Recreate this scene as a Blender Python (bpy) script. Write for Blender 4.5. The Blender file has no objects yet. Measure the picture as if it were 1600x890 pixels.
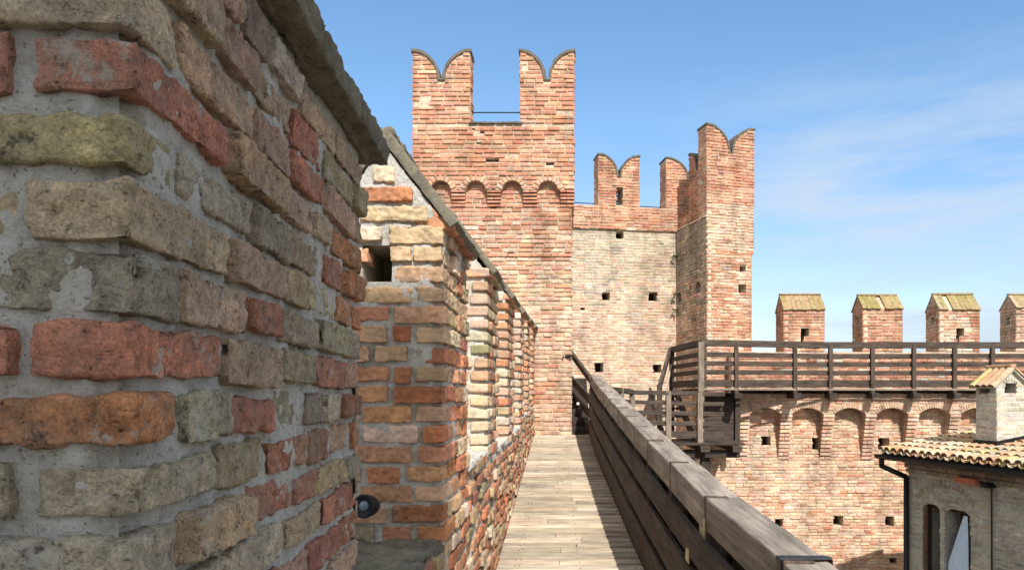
import bpy, math, random
import numpy as np
from mathutils import Vector, noise as mnoise
random.seed(7)
R = random.Random(11)
C = bpy.context.scene.collection
sc = bpy.context.scene
F = 1155.0
def P(px, py, Y):                       # photo pixel + distance -> point (eye at the origin, looking along +Y)
    return Vector(((px-885)/F*Y, Y, (616-py)/F*Y))
def V(*a): return Vector(a)
ZUP = V(0,0,1)
def fb(p, s, seed=0.0, o=3): return mnoise.fractal(V(p[0]*s+seed, p[1]*s-seed*1.7, p[2]*s+seed*.6), 1.0, 2.0, o)
def clamp(x,a,b): return a if x<a else b if x>b else x

# ------------------------------------------------------------------ mesh collector
class MB:
    def __init__(s): s.v=[]; s.f=[]; s.mi=[]; s.c=[]; s.g=[]
    def add(s, vs, fs, mi=0, col=(.5,.5,.5), gr=None):
        o=len(s.v); s.v.extend(tuple(v) for v in vs)
        s.f.extend(tuple(i+o for i in f) for f in fs); s.mi.extend([mi]*len(fs))
        s.c.extend([(*col,1.0)]*len(vs)); s.g.extend(gr if gr else [tuple(v) for v in vs])
    def build(s, name, mats, parent=None, smooth=False):
        me=bpy.data.meshes.new(name); me.from_pydata(s.v,[],s.f)
        for m in mats: me.materials.append(m)
        me.polygons.foreach_set('material_index', s.mi)
        if smooth: me.polygons.foreach_set('use_smooth',[True]*len(s.f))
        a=me.color_attributes.new('Col','FLOAT_COLOR','POINT'); a.data.foreach_set('color', np.array(s.c,dtype=np.float32).ravel())
        b=me.attributes.new('grain','FLOAT_VECTOR','POINT'); b.data.foreach_set('vector', np.array(s.g,dtype=np.float32).ravel())
        me.update()
        o=bpy.data.objects.new(name,me); C.objects.link(o)
        if parent: o.parent=parent
        return o
def empty(name):
    o=bpy.data.objects.new(name,None); C.objects.link(o); o.empty_display_size=.1; return o
def tag(o,label,cat,group=None,kind=None):
    o['label']=label; o['category']=cat
    if group: o['group']=group
    if kind: o['kind']=kind
    return o

_lat={}
def lat_topo(n):
    if n in _lat: return _lat[n]
    nx,ny,nz=n; idx={}; ks=[]; fs=[]
    def vid(i,j,k):
        t=(i,j,k)
        if t not in idx: idx[t]=len(ks); ks.append(t)
        return idx[t]
    for i in range(nx-1):
        for j in range(ny-1):
            fs.append((vid(i,j,0),vid(i,j+1,0),vid(i+1,j+1,0),vid(i+1,j,0)))
            fs.append((vid(i,j,nz-1),vid(i+1,j,nz-1),vid(i+1,j+1,nz-1),vid(i,j+1,nz-1)))
    for i in range(nx-1):
        for k in range(nz-1):
            fs.append((vid(i,0,k),vid(i+1,0,k),vid(i+1,0,k+1),vid(i,0,k+1)))
            fs.append((vid(i,ny-1,k),vid(i,ny-1,k+1),vid(i+1,ny-1,k+1),vid(i+1,ny-1,k)))
    for j in range(ny-1):
        for k in range(nz-1):
            fs.append((vid(0,j,k),vid(0,j,k+1),vid(0,j+1,k+1),vid(0,j+1,k)))
            fs.append((vid(nx-1,j,k),vid(nx-1,j+1,k),vid(nx-1,j+1,k+1),vid(nx-1,j,k+1)))
    _lat[n]=(ks,fs); return _lat[n]
def axis_coords(h, r, cell):
    if cell is None: return [-h,-h+r,h-r,h]
    n=max(2,int(round(2*h/cell)))
    core=[-h+r+ (2*h-2*r)*i/n for i in range(n+1)]
    return [-h,-h+r*.45]+core+[h-r*.45,h]
def rbox(mb, ctr, U, N, W, hu, hn, hw, r, cell=None, amp=(0,0), seed=0., mi=0, col=(.5,.5,.5), grain=None, celln='same'):
    """rounded, noise-roughened box; U,N,W unit axes with half sizes hu,hn,hw"""
    r=min(r,hu*.8,hn*.8,hw*.8)
    ax=axis_coords(hu,r,cell); ay=axis_coords(hn,r,cell if celln=='same' else celln); az=axis_coords(hw,r,cell)
    ks,fs=lat_topo((len(ax),len(ay),len(az)))
    flip = U.cross(N).dot(W)<0
    out=[]; gr=[]
    for i,j,k in ks:
        p=(ax[i],ay[j],az[k])
        q=(clamp(p[0],-hu+r,hu-r),clamp(p[1],-hn+r,hn-r),clamp(p[2],-hw+r,hw-r))
        d=V(p[0]-q[0],p[1]-q[1],p[2]-q[2]); L=d.length
        if L>1e-9: d/=L
        e=0.
        if amp[0]: e+=amp[0]*fb(p,13.,seed,3)
        if amp[1]: e+=amp[1]*fb(p,48.,seed+3,4)
        rr=r+e if L>1e-9 else 0
        loc=V(q[0]+d[0]*rr,q[1]+d[1]*rr,q[2]+d[2]*rr)
        out.append(ctr+U*loc[0]+N*loc[1]+W*loc[2])
        if grain is not None: gr.append((p[0]+grain,p[1]+grain*.37,p[2]+grain*.71))
    mb.add(out,[f[::-1] for f in fs] if flip else fs,mi,col,gr if grain is not None else None)
def obox(mb, a, b, U=None, **k):
    """axis-aligned crisp box between corners a and b"""
    a,b=V(*a),V(*b); c=(a+b)/2; h=(b-a)/2
    rbox(mb,c,V(1,0,0),V(0,1,0),ZUP,abs(h[0]),abs(h[1]),abs(h[2]),k.pop('r',.004),**k)
def plank(mb, p0, p1, w, h, side=None, r=.006, col=(.5,.5,.5), mi=0, amp=(.0015,.001), cell=None, ext=0):
    """board from p0 to p1: w across (horizontal), h tall; grain runs along it"""
    p0=V(*p0); p1=V(*p1); d=(p1-p0); L=d.length; d/=L
    if side is None:
        side=d.cross(ZUP)
        side = V(1,0,0) if side.length<1e-3 else side.normalized()
    up=side.cross(d).normalized()
    rbox(mb,(p0+p1)/2,d,side,up,L/2+ext,w/2,h/2,r,cell,amp,R.random()*99,mi,col,grain=R.random()*20)

# ------------------------------------------------------------------ materials
def newmat(name):
    m=bpy.data.materials.new(name); m.use_nodes=True; t=m.node_tree; t.nodes.clear()
    o=t.nodes.new('ShaderNodeOutputMaterial'); b=t.nodes.new('ShaderNodeBsdfPrincipled'); t.links.new(b.outputs[0],o.inputs[0])
    b.inputs['Roughness'].default_value=.92; b.inputs['Specular IOR Level'].default_value=.2
    return m,t,b
def N_(t,k,**p):
    n=t.nodes.new(k)
    for a,v in p.items():
        if a.startswith('i_'): n.inputs[a[2:].replace('_',' ')].default_value=v
        else: setattr(n,a,v)
    return n
def noise_n(t,vec,scale,detail=5,rough=.6):
    n=N_(t,'ShaderNodeTexNoise'); n.inputs['Scale'].default_value=scale; n.inputs['Detail'].default_value=detail; n.inputs['Roughness'].default_value=rough
    t.links.new(vec,n.inputs['Vector']); return n.outputs['Fac']
def ramp(t,fac,pts):
    n=N_(t,'ShaderNodeValToRGB'); e=n.color_ramp.elements
    while len(e)<len(pts): e.new(.5)
    for x,(p,c) in zip(e,pts): x.position=p; x.color=(*c,1) if len(c)==3 else c
    t.links.new(fac,n.inputs[0]); return n.outputs[0]
def mixc(t,fac,a,b,mode='MIX'):
    n=N_(t,'ShaderNodeMix',data_type='RGBA',blend_type=mode)
    for s,v in ((n.inputs[0],fac),(n.inputs[6],a),(n.inputs[7],b)):
        if hasattr(v,'default_value') or isinstance(v,bpy.types.NodeSocket): t.links.new(v,s)
        else: s.default_value=v if not isinstance(v,tuple) else (*v,1)
    return n.outputs[2]
def bump(t,b,h,strength,dist):
    n=N_(t,'ShaderNodeBump'); n.inputs['Strength'].default_value=strength; n.inputs['Distance'].default_value=dist
    t.links.new(h,n.inputs['Height']); t.links.new(n.outputs[0],b.inputs['Normal'])
def g3(v): return (v,v,v)
def weather(t,g,c,k=1.):
    mp=N_(t,'ShaderNodeMapping'); mp.inputs['Scale'].default_value=(3.2,3.2,.30); t.links.new(g,mp.inputs['Vector'])
    a=noise_n(t,mp.outputs[0],1.,6,.62)
    c=mixc(t,k,c,ramp(t,a,[(.30,(.66,.62,.57)),(.48,g3(1.)),(.66,(1.16,1.14,1.10))]),'MULTIPLY')
    b_=noise_n(t,g,.75,6,.65)
    c=mixc(t,k,c,ramp(t,b_,[(.32,(.86,.80,.76)),(.5,g3(1.)),(.68,(1.06,1.09,1.12))]),'MULTIPLY')
    d=noise_n(t,g,5.5,7,.75)
    return mixc(t,k,c,ramp(t,d,[(.30,(.72,.70,.68)),(.46,g3(1.)),(.70,(1.10,1.10,1.08))]),'MULTIPLY')
def mat_brick(name, scale, spots=.5, bd=.004, moss=0., patch=.5, wx=0.):
    m,t,b=newmat(name); a=N_(t,'ShaderNodeAttribute',attribute_name='Col'); g=N_(t,'ShaderNodeNewGeometry').outputs['Position']
    n1=noise_n(t,g,scale,6,.65); n2=noise_n(t,g,scale*6,5,.7); n3=noise_n(t,g,scale*1.7,7,.75)
    c=mixc(t,1.0,a.outputs['Color'],ramp(t,n1,[(.28,g3(.62)),(.5,g3(1.)),(.72,(1.38,1.32,1.22))]),'MULTIPLY')
    c=mixc(t,1.0,c,ramp(t,n2,[(.3,g3(.72)),(.55,g3(1.05)),(.75,g3(1.25))]),'MULTIPLY')
    if spots: c=mixc(t,ramp(t,n3,[(.60,g3(0)),(.70,g3(spots))]),c,(.40,.38,.33))
    n4=noise_n(t,g,scale*3.1,4,.6)
    c=mixc(t,ramp(t,n4,[(.60,g3(0)),(.72,g3(patch))]),c,(.10,.085,.06))
    if moss: c=mixc(t,ramp(t,noise_n(t,g,scale*.55,6,.7),[(.56,g3(0)),(.70,g3(moss))]),c,(.17,.16,.075))
    if wx: c=weather(t,g,c,wx)
    t.links.new(c,b.inputs['Base Color'])
    h=N_(t,'ShaderNodeMath',operation='ADD'); t.links.new(n2,h.inputs[0]); t.links.new(noise_n(t,g,scale*22,4,.7),h.inputs[1])
    bump(t,b,h.outputs[0],.8,bd); return m
def mat_mortar(name, col, scale, bd=.006, dark=.55, wx=0.):
    m,t,b=newmat(name); g=N_(t,'ShaderNodeNewGeometry').outputs['Position']
    n1=noise_n(t,g,scale,6,.7); n2=noise_n(t,g,scale*9,5,.75)
    c=ramp(t,n1,[(.3,tuple(x*dark for x in col)),(.52,col),(.72,tuple(min(.75,x*1.25) for x in col))])
    c=mixc(t,1.,c,ramp(t,n2,[(.3,g3(.6)),(.55,g3(1.05)),(.75,g3(1.25))]),'MULTIPLY')
    if wx: c=weather(t,g,c,wx)
    t.links.new(c,b.inputs['Base Color'])
    h=N_(t,'ShaderNodeMath',operation='ADD'); t.links.new(n2,h.inputs[0]); t.links.new(noise_n(t,g,scale*30,3,.8),h.inputs[1])
    bump(t,b,h.outputs[0],1.,bd); return m
def mat_wood(name, base, dark, light, rough=.8, attr=True, bd=.002):
    m,t,b=newmat(name); a=N_(t,'ShaderNodeAttribute',attribute_name='grain',attribute_type='GEOMETRY')
    mp=N_(t,'ShaderNodeMapping'); mp.inputs['Scale'].default_value=(3,60,60); t.links.new(a.outputs['Vector'],mp.inputs['Vector'])
    n1=noise_n(t,mp.outputs[0],1.,5,.65)
    mp2=N_(t,'ShaderNodeMapping'); mp2.inputs['Scale'].default_value=(2.5,9,9); t.links.new(a.outputs['Vector'],mp2.inputs['Vector'])
    n2=noise_n(t,mp2.outputs[0],1.3,5,.6)
    c=ramp(t,n1,[(.3,dark),(.5,base),(.72,light)])
    c=mixc(t,1.,c,ramp(t,n2,[(.3,g3(.6)),(.5,g3(1.)),(.7,g3(1.35))]),'MULTIPLY')
    if attr:
        ca=N_(t,'ShaderNodeAttribute',attribute_name='Col'); s=mixc(t,1.,ca.outputs['Color'],(2.,2.,2.),'MULTIPLY'); c=mixc(t,1.,c,s,'MULTIPLY')
    t.links.new(c,b.inputs['Base Color']); b.inputs['Roughness'].default_value=rough
    bump(t,b,n1,.7,bd); return m
def mat_plain(name,col,rough=.6,metal=0.,var=.25,scale=30.):
    m,t,b=newmat(name); g=N_(t,'ShaderNodeNewGeometry').outputs['Position']; n=noise_n(t,g,scale,5,.6)
    c=ramp(t,n,[(.3,tuple(x*(1-var) for x in col)),(.7,tuple(min(1,x*(1+var)) for x in col))])
    t.links.new(c,b.inputs['Base Color']); b.inputs['Roughness'].default_value=rough; b.inputs['Metallic'].default_value=metal
    bump(t,b,n,.2,.002); return m
M={}
def mat_brick_near():
    m,t,b=newmat('old_brick_near'); a=N_(t,'ShaderNodeAttribute',attribute_name='Col'); g=N_(t,'ShaderNodeNewGeometry').outputs['Position']
    lo=noise_n(t,g,9.,6,.65); md=noise_n(t,g,42.,7,.7); hi=noise_n(t,g,210.,5,.75); pt=noise_n(t,g,75.,3,.5)
    c=mixc(t,1.,a.outputs['Color'],ramp(t,lo,[(.3,g3(.7)),(.5,g3(1.)),(.7,(1.3,1.27,1.2))]),'MULTIPLY')
    c=mixc(t,1.,c,ramp(t,md,[(.30,g3(.40)),(.47,g3(.95)),(.68,g3(1.45))]),'MULTIPLY')
    c=mixc(t,1.,c,ramp(t,hi,[(.32,g3(.5)),(.5,g3(1.0)),(.70,g3(1.45))]),'MULTIPLY')
    mp=N_(t,'ShaderNodeMapping'); mp.inputs['Location'].default_value=(3.1,7.7,1.3); t.links.new(g,mp.inputs['Vector'])
    l1=noise_n(t,mp.outputs[0],12.,9,.78)
    c=mixc(t,ramp(t,l1,[(.575,g3(0)),(.60,g3(.55)),(.66,g3(.85))]),c,(.60,.58,.52))          # lime smears
    l2=noise_n(t,mp.outputs[0],5.,7,.72)
    c=mixc(t,ramp(t,l2,[(.54,g3(0)),(.68,g3(.4))]),c,(.36,.32,.21))                               # lichen
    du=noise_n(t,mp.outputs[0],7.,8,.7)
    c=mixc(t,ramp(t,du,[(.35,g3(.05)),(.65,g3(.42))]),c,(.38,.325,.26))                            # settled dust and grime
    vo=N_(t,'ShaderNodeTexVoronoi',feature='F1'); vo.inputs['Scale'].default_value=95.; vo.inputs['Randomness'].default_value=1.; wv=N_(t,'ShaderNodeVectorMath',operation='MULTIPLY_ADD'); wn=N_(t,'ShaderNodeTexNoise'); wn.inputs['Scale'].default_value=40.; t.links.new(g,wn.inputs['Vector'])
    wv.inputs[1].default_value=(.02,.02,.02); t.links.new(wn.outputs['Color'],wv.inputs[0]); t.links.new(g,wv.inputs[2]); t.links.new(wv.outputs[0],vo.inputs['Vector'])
    pit_shade=mixc(t,1.,ramp(t,vo.outputs['Distance'],[(.12,g3(1)),(.26,g3(0))]),ramp(t,md,[(.42,g3(1)),(.56,g3(0))]),'MULTIPLY')
    c=mixc(t,pit_shade,c,mixc(t,1.,c,g3(.28),'MULTIPLY'))  # dark pits painted in, replacing relief shade that flat light loses
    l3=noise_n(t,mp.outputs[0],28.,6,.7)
    c=mixc(t,ramp(t,l3,[(.60,g3(0)),(.68,g3(.8))]),c,(.06,.052,.042))                              # soot, with pit shade put into the colour
    t.links.new(c,b.inputs['Base Color'])
    h1=N_(t,'ShaderNodeMath',operation='MULTIPLY_ADD'); h1.inputs[1].default_value=.35; t.links.new(hi,h1.inputs[0]); t.links.new(md,h1.inputs[2])
    pr=ramp(t,pt,[(.30,g3(0)),(.40,g3(1))]); h2=N_(t,'ShaderNodeMath',operation='MULTIPLY_ADD'); h2.inputs[1].default_value=.35; t.links.new(pr,h2.inputs[0]); t.links.new(h1.outputs[0],h2.inputs[2])
    bump(t,b,h2.outputs[0],1.,.02); return m
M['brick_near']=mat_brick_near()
def mat_mortar_near():
    m,t,b=newmat('crumbly_lime_mortar'); g=N_(t,'ShaderNodeNewGeometry').outputs['Position']
    lo=noise_n(t,g,13.,6,.65); md=noise_n(t,g,60.,6,.75); hi=noise_n(t,g,330.,3,.8); sp=noise_n(t,g,150.,2,.5)
    c=ramp(t,lo,[(.28,(.42,.38,.31)),(.40,(.70,.67,.60)),(.58,(.80,.78,.72)),(.74,(.58,.54,.44))])
    c=mixc(t,1.,c,ramp(t,md,[(.30,g3(.6)),(.48,g3(1.)),(.70,g3(1.1))]),'MULTIPLY')
    c=mixc(t,ramp(t,sp,[(.64,g3(0)),(.70,g3(.7))]),c,(.16,.14,.12)); c=mixc(t,ramp(t,sp,[(.30,g3(.6)),(.36,g3(0))]),c,(.74,.72,.66))
    t.links.new(c,b.inputs['Base Color'])
    h=N_(t,'ShaderNodeMath',operation='MULTIPLY_ADD'); h.inputs[1].default_value=.4; t.links.new(hi,h.inputs[0]); t.links.new(md,h.inputs[2])
    bump(t,b,h.outputs[0],1.,.022); return m
M['mortar_near']=mat_mortar_near()
M['brick_mid']=mat_brick('old_brick_parapet',8.,.4,.005,.12,.4)
M['mortar_mid']=mat_mortar('lime_mortar_parapet',(.66,.62,.54),11.,.007,.75)
M['brick_far']=mat_brick('sunny_brick',2.6,.15,.004,0.,.30,.9)
M['mortar_far']=mat_mortar('buff_mortar',(.56,.45,.335),3.,.006,.75,.9)
M['brick_grey']=mat_brick('weathered_brick',1.6,.5,.004,0.,.3,1.)
M['mortar_grey']=mat_mortar('grey_mortar',(.50,.43,.34),1.6,.006,.7,1.)
M['coping']=mat_mortar('lichen_coping',(.25,.225,.165),9.,.008,.45)
M['stone_dark']=mat_mortar('dark_capping',(.16,.14,.11),6.,.006,.5)
M['hole']=mat_plain('dark_hole_back',(.05,.04,.03),.95)  # near-black panel backs: shade of deep openings put into the colour
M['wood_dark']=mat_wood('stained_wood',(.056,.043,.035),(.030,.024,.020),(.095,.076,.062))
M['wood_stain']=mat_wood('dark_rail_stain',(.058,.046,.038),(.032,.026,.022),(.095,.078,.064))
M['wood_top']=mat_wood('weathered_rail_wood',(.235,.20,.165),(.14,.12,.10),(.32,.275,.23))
M['wood_floor']=mat_wood('bleached_floor_boards',(.43,.36,.28),(.39,.325,.25),(.46,.39,.305),.85)
M['iron']=mat_plain('dark_iron',(.03,.03,.032),.45,.6)
M['pale_plate']=mat_plain('pale_stand_in',(.42,.36,.20),.55,.0)
M['white']=mat_plain('white_paint',(.75,.75,.73),.5)
# lichen tiles on far merlon caps
def mat_tile(name,pts,scale,k=.75):
    m,t,b=newmat(name); g=N_(t,'ShaderNodeNewGeometry').outputs['Position']
    a=N_(t,'ShaderNodeAttribute',attribute_name='Col')
    c=mixc(t,k,a.outputs['Color'],ramp(t,noise_n(t,g,scale,6,.7),pts))
    n2=noise_n(t,g,scale*7,4,.7)
    c=mixc(t,1.,c,ramp(t,n2,[(.3,g3(.6)),(.6,g3(1.1)),(.8,g3(1.3))]),'MULTIPLY')
    t.links.new(c,b.inputs['Base Color']); bump(t,b,n2,.6,.006); return m
M['lichen_cap']=mat_tile('lichen_cap_tile',[(.35,(.33,.22,.13)),(.5,(.28,.21,.10)),(.62,(.23,.20,.06)),(.75,(.40,.34,.25))],2.2)
M['roof_tile']=mat_tile('clay_roof_tile',[(.30,(.36,.18,.09)),(.45,(.46,.34,.21)),(.58,(.55,.48,.36)),(.72,(.38,.32,.13))],6.,.4)

# ------------------------------------------------------------------ palettes
PAL_NEAR=[((.56,.23,.14),3),((.48,.19,.12),1.5),((.60,.24,.10),1.8),((.62,.42,.29),2.6),((.58,.44,.29),3.2),((.54,.42,.25),2.2),((.43,.365,.225),1.2),((.40,.335,.26),1.2),((.66,.58,.45),2.),((.54,.36,.26),2.)]
PAL_MID=[((.40,.165,.085),3),((.44,.23,.13),3),((.43,.28,.175),3),((.37,.27,.16),2),((.50,.40,.29),1.6),((.28,.235,.14),.6),((.32,.135,.085),1.6)]
def soft(pal,k):
    w=sum(q for _,q in pal); m=[sum(c[i]*q for c,q in pal)/w for i in range(3)]
    return [(tuple(m[i]+(c[i]-m[i])*k for i in range(3)),q) for c,q in pal]
PAL_TOWER=soft([((.45,.165,.095),2.6),((.49,.215,.13),4),((.49,.265,.17),4),((.51,.335,.23),2.4),((.54,.42,.31),1.4),((.38,.14,.09),1.2)],.40)
PAL_BUFF=soft([((.52,.29,.195),2.6),((.55,.365,.255),3),((.57,.42,.305),4),((.58,.475,.365),3),((.50,.235,.15),1.4),((.46,.345,.25),1)],.48)
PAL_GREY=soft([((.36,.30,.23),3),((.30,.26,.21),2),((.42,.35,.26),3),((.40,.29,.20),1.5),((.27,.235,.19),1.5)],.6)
def pick(pal,rng):
    s=sum(w for _,w in pal)*rng.random()
    for c,w in pal:
        s-=w
        if s<=0: break
    k=rng.uniform(.82,1.18)
    return tuple(clamp(x*k*rng.uniform(.93,1.07),.01,.7) for x in c)

# ------------------------------------------------------------------ masonry
def sub_iv(ivs,a,b):
    out=[]
    for x,y in ivs:
        if b<=x or a>=y: out.append((x,y)); continue
        if a-x>.01: out.append((x,a))
        if y-b>.01: out.append((b,y))
    return out
def courses(mb,O,U,N,length,z0,z1,course=None,joint=None,bl=(.12,.25),prot=(.006,.004),thick=.10,ivs=None,holes=(),
            skip0=False,skip1=False,par=0,pal=PAL_TOWER,lod=0,rng=R,r=.008,mi=0,palf=None,zoff=0.,jit=.003,drop=.0,extra=None):
    """real bricks laid in courses on the plane O + u*U + z; lod 0: bevelled front only, 1: rounded box, 2: rough detailed brick"""
    if course is None: course=.068 if lod==0 else .08
    if joint is None: joint=.016 if lod==0 else .02
    k=0; z=z0
    while z+course*.6<z1:
        zc=z+course/2; bh=course-joint
        L=[(0.,length)] if ivs is None else ivs(zc)
        for h in holes:
            if h[2]-.0<zc<h[3]+.0: L=sub_iv(L,h[0]+rng.uniform(-.02,.035),h[1]-rng.uniform(-.02,.035))
        off=(k+par)%2
        for a,b in L:
            if skip0 and off and a<.001: a+=thick
            if skip1 and off and b>length-.001: b-=thick
            u=a; first=True
            while u<b-.02:
                l=rng.uniform(*bl)
                if first and off and not skip0: l*=.55
                first=False
                if b-u-l<bl[0]*.55: l=b-u
                l=min(l,b-u)
                w=l-joint*(rng.uniform(.5,1.1) if lod<2 else rng.uniform(.7,1.7)); sh=0.
                if skip0 and not off and u<.001: w+=joint*.5+.010; sh=-(joint*.25+.005)
                if skip1 and not off and u+l>length-.001: w+=joint*.5+.010; sh+=joint*.25+.005
                if w>.02 and rng.random()>=(.012 if lod==0 else drop):
                    pr=rng.gauss(*prot); pr=clamp(pr,-.004,prot[0]+prot[1]*2.2)
                    col=palf(u+l/2,zc,rng) if palf else pick(pal,rng)
                    c=O+U*(u+l/2+sh)+ZUP*(zc+rng.uniform(-jit,jit))
                    hh=bh/2*(rng.uniform(.9,1.08) if lod<2 else rng.uniform(.86,1.16))
                    edge0 = a if False else None
                    if lod==0:
                        hu=w/2; ch=.006
                        back=-.03; pts=[]
                        for (su,sz) in ((-1,-1),(1,-1),(1,1),(-1,1)): pts.append(c+U*su*hu+ZUP*sz*hh+N*back)
                        for (su,sz) in ((-1,-1),(1,-1),(1,1),(-1,1)): pts.append(c+U*(su*hu)+ZUP*(sz*hh+rng.uniform(-.003,.003))+N*(pr-ch))
                        for (su,sz) in ((-1,-1),(1,-1),(1,1),(-1,1)): pts.append(c+U*su*(hu-ch)+ZUP*sz*(hh-ch)+N*(pr+rng.uniform(-.002,.002)))
                        fs=[(8,9,10,11)]
                        for q in range(4):
                            w2=(q+1)%4; fs.append((q,w2,4+w2,4+q)); fs.append((4+q,4+w2,8+w2,8+q))
                        if U.cross(ZUP).dot(N)<0: fs=[f[::-1] for f in fs]
                        mb.add(pts,fs,mi,col)
                    else:
                        hn=thick/2; cc=c-N*(hn-pr)
                        ang=rng.gauss(0,.012); U2=(U+ZUP*ang).normalized(); W2=(ZUP-U*ang).normalized()
                        if lod==1: rbox(mb,cc,U2,N,W2,w/2,hn,hh,r*rng.uniform(.7,1.3),None,(.006,.004),rng.random()*90,mi,col)
                        else: rbox(mb,cc,U2,N,W2,w/2,hn,hh*1.02,r*rng.uniform(.22,.55),.0060 if lod==2 else .02,(.0062,.0052),rng.random()*90,mi,col,celln=.03)
                u+=l
        z+=course; k+=1
def backing(mb,O,U,N,length,z0,z1,holes=(),recess=.009,depth=.35,mi=1,hi=2):
    us=sorted({0.,length,*[h[0] for h in holes],*[h[1] for h in holes]}); zs=sorted({z0,z1,*[h[2] for h in holes],*[h[3] for h in holes]})
    flip=U.cross(ZUP).dot(N)<0
    def q(a,b,c,d,m): mb.add([a,b,c,d],[(3,2,1,0) if flip else (0,1,2,3)],m,(.4,.35,.28))
    pt=lambda u,z,n=0.: O+U*u+ZUP*z+N*(n-recess)
    for i in range(len(us)-1):
        for j in range(len(zs)-1):
            um=(us[i]+us[i+1])/2; zm=(zs[j]+zs[j+1])/2
            if any(h[0]<um<h[1] and h[2]<zm<h[3] for h in holes): continue
            q(pt(us[i],zs[j]),pt(us[i+1],zs[j]),pt(us[i+1],zs[j+1]),pt(us[i],zs[j+1]),mi)
    for h in holes:
        a,b,c,d=h[:4]; D=h[4] if len(h)>4 else depth; thru=len(h)>5
        q(pt(a,c,-D),pt(a,c),pt(a,d),pt(a,d,-D),mi); q(pt(b,c),pt(b,c,-D),pt(b,d,-D),pt(b,d),mi)
        q(pt(a,c,-D),pt(b,c,-D),pt(b,c),pt(a,c),mi); q(pt(a,d),pt(b,d),pt(b,d,-D),pt(a,d,-D),mi)
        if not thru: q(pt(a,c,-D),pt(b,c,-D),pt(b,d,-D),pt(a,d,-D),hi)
def slab(mb,O,U,N,length,thick,z0,z1,mi=1,inset=0.,faces='all'):
    """plain solid prism behind a face: front plane set back by inset"""
    a=O-N*inset; b=a+U*length; c=b-N*(thick-2*inset); d=a-N*(thick-2*inset)
    vs=[p+ZUP*z0 for p in (a,b,c,d)]+[p+ZUP*z1 for p in (a,b,c,d)]
    fs=[(0,1,5,4),(1,2,6,5),(2,3,7,6),(3,0,4,7),(4,5,6,7),(3,2,1,0)]
    if U.cross(ZUP).dot(N)<0: fs=[f[::-1] for f in fs]
    if faces=='nofront': fs=fs[1:]
    mb.add(vs,fs,mi,(.4,.35,.28))
def strips(mb,O,U,N,thick,us,zb,zt,mi=1,inset=0.):
    """solid with bottom profile zb(u) and top profile zt(u)"""
    flip=U.cross(ZUP).dot(N)<0
    pf=lambda u,z: O+U*u+ZUP*z-N*inset
    pb=lambda u,z: O+U*u+ZUP*z-N*(thick-inset)
    inset=max(inset,.009)
    def q(*p): mb.add(list(p),[(3,2,1,0) if flip else (0,1,2,3)],mi,(.4,.35,.28))
    for a,b in zip(us[:-1],us[1:]):
        e=1e-5; ba,bb=zb(a+e),zb(b-e); ta,tb=zt(a+e),zt(b-e)
        q(pf(a,ba),pf(b,bb),pf(b,tb),pf(a,ta)); q(pb(b,bb),pb(a,ba),pb(a,ta),pb(b,tb))
        q(pf(a,ta),pf(b,tb),pb(b,tb),pb(a,ta)); q(pb(a,ba),pb(b,bb),pf(b,bb),pf(a,ba))
        if a>us[0]:
            if abs(zb(a-e)-ba)>.005: q(pf(a,min(zb(a-e),ba)),pf(a,max(zb(a-e),ba)),pb(a,max(zb(a-e),ba)),pb(a,min(zb(a-e),ba)))
    u=us[0]; q(pb(u,zb(u)),pf(u,zb(u)),pf(u,zt(u)),pb(u,zt(u))); u=us[-1]; q(pf(u,zb(u)),pb(u,zb(u)),pb(u,zt(u)),pf(u,zt(u)))

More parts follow.
